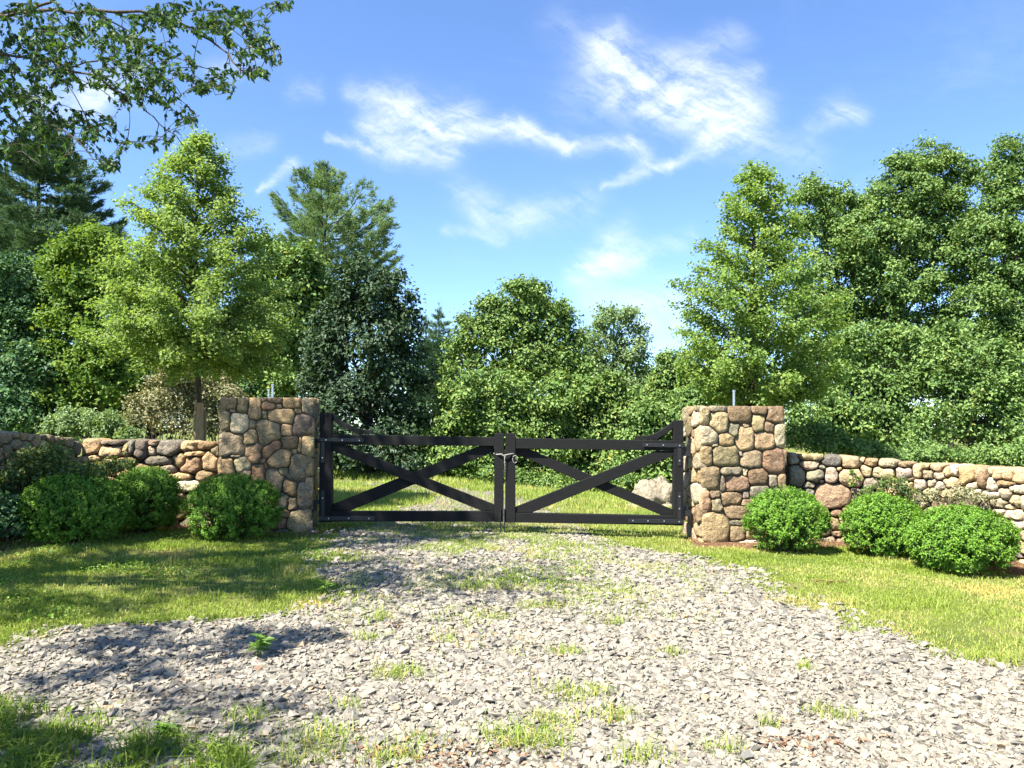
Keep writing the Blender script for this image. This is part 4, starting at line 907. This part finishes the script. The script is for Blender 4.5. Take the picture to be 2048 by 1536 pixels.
    tb.build('trunk', M_BARK, root, smooth=True); lb.build('crown', M_OVER, root)
overhang()

# ---------------------------------------------------------------- gravel, grass, litter
def in_view(x, y, m=.5): return (np.abs(x) < .72 * y + m)
def scatter(n, x0, x1, y0, y1, r): return r.uniform(x0, x1, n), r.uniform(y0, y1, n)
def not_in_pillar(x, y): return ~(((x > -4.4) & (x < -2.95) & (y > 10.85) & (y < 11.85)) | ((x > 2.75) & (x < 4.15) & (y > 10.88) & (y < 11.9)))
def gravel():
    r = np.random.default_rng(130); import bmesh
    protos = []
    for k in range(14):
        bm = bmesh.new(); q = rdir(9, r) * r.uniform(.9, 1.05, (9, 1)) * np.array([1, r.uniform(.6, .9), r.uniform(.42, .62)])
        for p in q: bm.verts.new(p)
        bmesh.ops.convex_hull(bm, input=bm.verts); bm.verts.ensure_lookup_table()
        lv = [v for v in bm.verts if v.link_faces]; idx = {v: i for i, v in enumerate(lv)}
        bmesh.ops.triangulate(bm, faces=bm.faces[:])
        protos.append((np.array([v.co[:] for v in lv]), np.array([[idx[v] for v in f.verts] for f in bm.faces]))); bm.free()
    xs, ys, ss = [], [], []
    for y0, y1, dens, s0 in ((2.9, 4.6, 2900, .0168), (4.6, 6.5, 2350, .0182), (6.5, 9, 1400, .0225), (9, 11.4, 760, .026), (11.4, 15, 70, .03)):
        w = .72 * y1 + .6; n = int(dens * 2 * w * (y1 - y0)); x, y = scatter(n, -w, w, y0, y1, r)
        gi_ = gravel_in(x, y); thin = np.clip(.45 + gi_ * 1.2, 0, 1) * np.where(y > 11.4, .6, 1)
        bare = noise2(x, y, .7, 12); thin *= np.where(bare > .8, .5, 1)
        k = in_view(x, y) & (r.random(n) < thin) & (gi_ > -.4) & not_in_pillar(x, y); xs.append(x[k]); ys.append(y[k]); ss.append(s0 * np.exp(r.normal(size=k.sum()) * .46))
    x = np.concatenate(xs); y = np.concatenate(ys); s = np.clip(np.concatenate(ss), .01, .06); n = len(x)
    a = r.uniform(0, 6.28, n); tx = r.normal(size=n) * .12; ty = r.normal(size=n) * .12; z = zf(x, y) + s * .16 + r.random(n) * .009
    which = r.integers(0, len(protos), n); tone = np.clip(.5 + r.normal(size=n) * .2, 0, .88); odd = r.random(n); tone = np.where(odd < .025, r.uniform(.93, 1, n), tone)
    mb = MB(); nt = 0
    for k, (pv, pf) in enumerate(protos):
        q = np.where(which == k)[0]; v = pv[None] * s[q, None, None]
        zz = v[..., 2] + v[..., 0] * tx[q, None] + v[..., 1] * ty[q, None]; ca, sa = np.cos(a[q])[:, None], np.sin(a[q])[:, None]
        v = np.stack([v[..., 0] * ca - v[..., 1] * sa + x[q, None], v[..., 0] * sa + v[..., 1] * ca + y[q, None], zz + z[q, None]], -1)
        f = (pf[None] + (np.arange(len(q)) * len(pv))[:, None, None]).reshape(-1, 3); mb.add(v.reshape(-1, 3), f, np.repeat(tone[q], len(pv))); nt += len(f)
    m, t = mat('crushed_stone'); pos = t.n('ShaderNodeNewGeometry').outputs['Position']; n2 = t.noise(pos, 70, 4, .65)
    c = t.ramp(attr(t), [(0, (.12, .114, .1)), (.3, (.185, .169, .138)), (.6, (.235, .211, .166)), (.86, (.3, .265, .2)), (.93, (.33, .25, .165)), (1, (.27, .18, .115))])
    c = t.mix(1.0, c, t.ramp(n2, [(.3, (.72, .72, .72)), (.7, (1.15, 1.15, 1.15))]), 'MULTIPLY')
    finish(t, principled(t, c, .88, bump(t, n2, .4, .008), .2)); put(mb.build('gravel', m), kind='stuff'); print('gravel', n, nt)
gravel()

def blades(x, y, h, w, rnd, r, lean=.45, two=True):
    n = len(x); z = zf(x, y) - .004; a = r.uniform(0, 6.28, n); d = np.stack([np.cos(a), np.sin(a), np.zeros(n)], 1); s = np.stack([-np.sin(a), np.cos(a), np.zeros(n)], 1)
    th = r.uniform(0, 6.28, n); s = np.stack([np.cos(th), np.sin(th), np.zeros(n)], 1)
    ln = np.abs(r.normal(size=n)) * lean; b = np.stack([x, y, z], 1); W = (w * .5)[:, None]; up = np.array([0, 0, 1.0])
    tip = b + d * (ln * h)[:, None] + up * (h * (1 - .3 * np.minimum(ln, 1.6)))[:, None]
    if not two: return np.stack([b - s * W, b + s * W, tip], 1).reshape(-1, 3), [np.arange(3 * n).reshape(n, 3)], np.repeat(rnd, 3)
    md = b + d * (ln * h * .3)[:, None] + up * (h * .58)[:, None]
    v = np.stack([b - s * W, b + s * W, md + s * W * .8, md - s * W * .8, tip], 1).reshape(-1, 3); i = np.arange(n) * 5
    return v, [np.stack([i, i + 1, i + 2, i + 3], 1), np.stack([i + 3, i + 2, i + 4], 1)], np.repeat(rnd, 5)
def tone_(x, y, r, n, dry=0.0):
    return np.clip(.12 + .5 * noise2(x, y, .8, 20) + .25 * noise2(x, y, .2, 21) + r.normal(size=n) * .14 + dry, 0, 1)
def lawn():
    r = np.random.default_rng(140); mb = MB()
    for y0, y1, dens, hh, ww in ((3.0, 5.5, 3600, .05, .006), (5.5, 8, 3600, .043, .007), (8, 11.6, 3000, .042, .009)):
        w = .72 * y1 + .5; n = int(dens * 2 * w * (y1 - y0)); x, y = scatter(n, -w, w, y0, y1, r); g_ = gravel_in(x, y); mu = mulch(x, y)
        p = np.clip(-g_ * 2.4 + .42, 0, 1) * (1 - .93 * mu) * (wall_dist(x, y) > .1) * np.clip(noise2(x, y, .5, 22) * 1.7, .35, 1)
        k = in_view(x, y) & (r.random(n) < p) & not_in_pillar(x, y); x, y = x[k], y[k]; n = len(x)
        tall = 1 + 1.2 * (noise2(x, y, .45, 23) > .72) * r.random(n)
        h = hh * r.uniform(.5, 1.3, n) * tall * np.where(x > 0, .85, 1.05); mb.add(*blades(x, y, h, ww * r.uniform(.7, 1.3, n), tone_(x, y, r, n, np.where(x > 0, .08, .02) + .75 * np.clip(noise2(x, y, .55, 28) * .7 + noise2(x, y, .17, 33) * .3 - .5, 0, 1)), r, .8))
    put(mb.build('lawn_grass', M_GRASS), kind='stuff'); print('lawn', mb.n)
    mb = MB()                                                     # meadow beyond the gate
    for y0, y1, dens, hh, ww in ((11.3, 15, 1500, .07, .013), (15, 20, 750, .1, .02), (20, 27, 420, .13, .03)):
        w = .62 * y1; n = int(dens * 2 * w * (y1 - y0)); x, y = scatter(n, -w, w, y0, y1, r); g_ = gravel_in(x, y)
        p = np.clip(-g_ * 2 + .3, .2, 1) * np.clip(noise2(x, y, .9, 24) * 1.5, .3, 1); pxx, _ = to_px(np.stack([x, y, np.zeros(n)], 1))
        k = (r.random(n) < p) & (pxx > 560) & (pxx < 1500) & not_in_pillar(x, y); x, y = x[k], y[k]; n = len(x)
        h = hh * r.uniform(.5, 1.4, n); mb.add(*blades(x, y, h, ww * r.uniform(.7, 1.3, n), tone_(x, y, r, n, .1), r, two=False))
    put(mb.build('meadow_grass', M_MEADOW), kind='stuff'); print('meadow', mb.n)
    mb = MB()                                                     # grass coming up through the gravel
    n = 240000; x, y = scatter(n, -3.2, 4.5, 5.2, 13, r); px, py = to_px(np.stack([x, y, np.zeros(n)], 1))
    strip = np.exp(-((px - 1050 - (py - 1150) * .1) / 170) ** 2) * np.exp(-((py - 1150) / 95) ** 2) + .9 * np.exp(-((py - 1075) / 28) ** 2) * np.exp(-((px - 900) / 180) ** 2) + .6 * np.exp(-((py - 1180) / 60) ** 2) * np.exp(-((px - 700) / 80) ** 2) + .35 * np.exp(-((px - 1330) / 90) ** 2) * np.exp(-((py - 1150) / 60) ** 2)
    p = strip * np.clip((noise2(x, y, .4, 25) * .7 + noise2(x, y, .12, 29) * .3 - .36) * 3.2, 0, 1) * .75
    k = (r.random(n) < p) & (gravel_in(x, y) > -.1) & not_in_pillar(x, y); x, y = x[k], y[k]; n = len(x)
    mb.add(*blades(x, y, .055 * r.uniform(.5, 1.5, n), .008 * r.uniform(.7, 1.3, n), tone_(x, y, r, n, .15), r, .8))
    tuft = [(1030,1478,.3,260),(1075,1490,.22,160),(795,1352,.26,200),(1232,1440,.2,120),(1105,1448,.2,120),(1135,1392,.24,150),(1130,1310,.15,90),(1225,1250,.12,60),(640,1480,.3,200),(610,1520,.3,180),(790,1525,.22,120),(1280,1522,.22,110),
            (740,1280,.14,70),(1060,1215,.2,110),(1000,1240,.16,80),(890,1285,.14,60),(760,1240,.16,90),(1190,1390,.14,60),(1650,1430,.14,60),(1690,1440,.12,50),(1450,1505,.16,70),(1230,1190,.2,80),(940,1180,.25,140),(840,1490,.2,70),(700,1420,.12,40),(490,1440,.2,90),(1150,1095,.3,160),(970,1180,.3,120),(1340,1310,.12,50),(1700,1265,.12,50),(1540,1455,.1,40),(1610,1340,.1,40)]
    for px, py, sp, n in tuft:
        c = gpt(px, py); n = int(n * 1.2); sp *= .8; x = c[0] + r.normal(size=n) * sp * .5; y = c[1] + r.normal(size=n) * sp * .35
        mb.add(*blades(x, y, .085 * r.uniform(.4, 1.4, n), .0055 * r.uniform(.7, 1.3, n), np.clip(.55 + r.normal(size=n) * .25, 0, 1), r, .9))
    put(mb.build('gravel_grass', M_MEADOW), kind='stuff')
    mb = MB()                                                     # rank grass in the bottom left corner
    n = 11000; px = r.uniform(-150, 500, n); py = r.uniform(1390, 1640, n); lim = np.interp(px, [-150, 0, 180, 300, 420, 480], [1400, 1415, 1450, 1475, 1490, 1505]) + r.normal(size=n) * 14
    k = py > lim; P = np.array([gpt(a, b) for a, b in zip(px[k], py[k])]); x, y = P[:, 0], P[:, 1]; n = len(x)
    k = r.random(n) < np.clip((noise2(x, y, .22, 27) - .36) * 4, .05, 1); x, y = x[k], y[k]; n = len(x)
    mb.add(*blades(x, y, .1 * r.uniform(.4, 1.4, n), .0065 * r.uniform(.7, 1.4, n), np.clip(.12 + r.normal(size=n) * .16, 0, 1), r, 1.3))
    q = r.random(n) < .09; n = q.sum(); mb.leaves(np.stack([x[q], y[q], zf(x[q], y[q]) + r.uniform(.02, .06, n)], 1), np.array([0, 0, 1.0]) + rdir(n, r) * .5, rdir(n, r), .06 * r.uniform(.6, 1.3, n), .024, r.random(n) * .4)
    put(mb.build('rank_grass', M_GRASS), kind='stuff')
    mb = MB()                                                     # clover and broad-leaved cover in the left lawn
    n = 9000; x, y = scatter(n, -6, -1.5, 5.6, 10.4, r); k = (r.random(n) < np.clip((noise2(x, y, .6, 26) - .62) * 6, 0, 1)) & (gravel_in(x, y) < .2); x, y = x[k], y[k]; n = len(x)
    mb.leaves(np.stack([x, y, zf(x, y) + r.uniform(.02, .07, n)], 1), np.array([0, 0, 1.0]) + rdir(n, r) * .5, rdir(n, r), .035 * r.uniform(.7, 1.3, n), .025, r.random(n))
    put(mb.build('clover_patch', M_WEED), kind='stuff')
    mb = MB()                                                     # dead leaves and bark on the bare soil and the gravel
    n = 26000; x, y = scatter(n, -7, 8, 5.5, 11.6, r); mu = mulch(x, y); k = (r.random(n) < mu * .75) & in_view(x, y) & not_in_pillar(x, y); x, y = x[k], y[k]
    for px, py, sp, c in ((780,1255,.1,20),(1570,1490,.25,50),(820,1510,.3,60),(900,1525,.3,55),(1700,1490,.2,20),(1640,1165,.2,40),(1120,1215,.03,4),(980,1505,.3,25)):
        q = gpt(px, py); x = np.append(x, q[0] + r.normal(size=c) * sp * .6); y = np.append(y, q[1] + r.normal(size=c) * sp * .3)
    n = len(x); mb.leaves(np.stack([x, y, zf(x, y) + r.uniform(.012, .03, n)], 1), np.array([0, 0, 1.0]) + rdir(n, r) * .45, rdir(n, r), .04 * r.uniform(.5, 1.4, n), .018, r.random(n))
    put(mb.build('leaf_litter', M_LITTER), kind='stuff')
lawn()
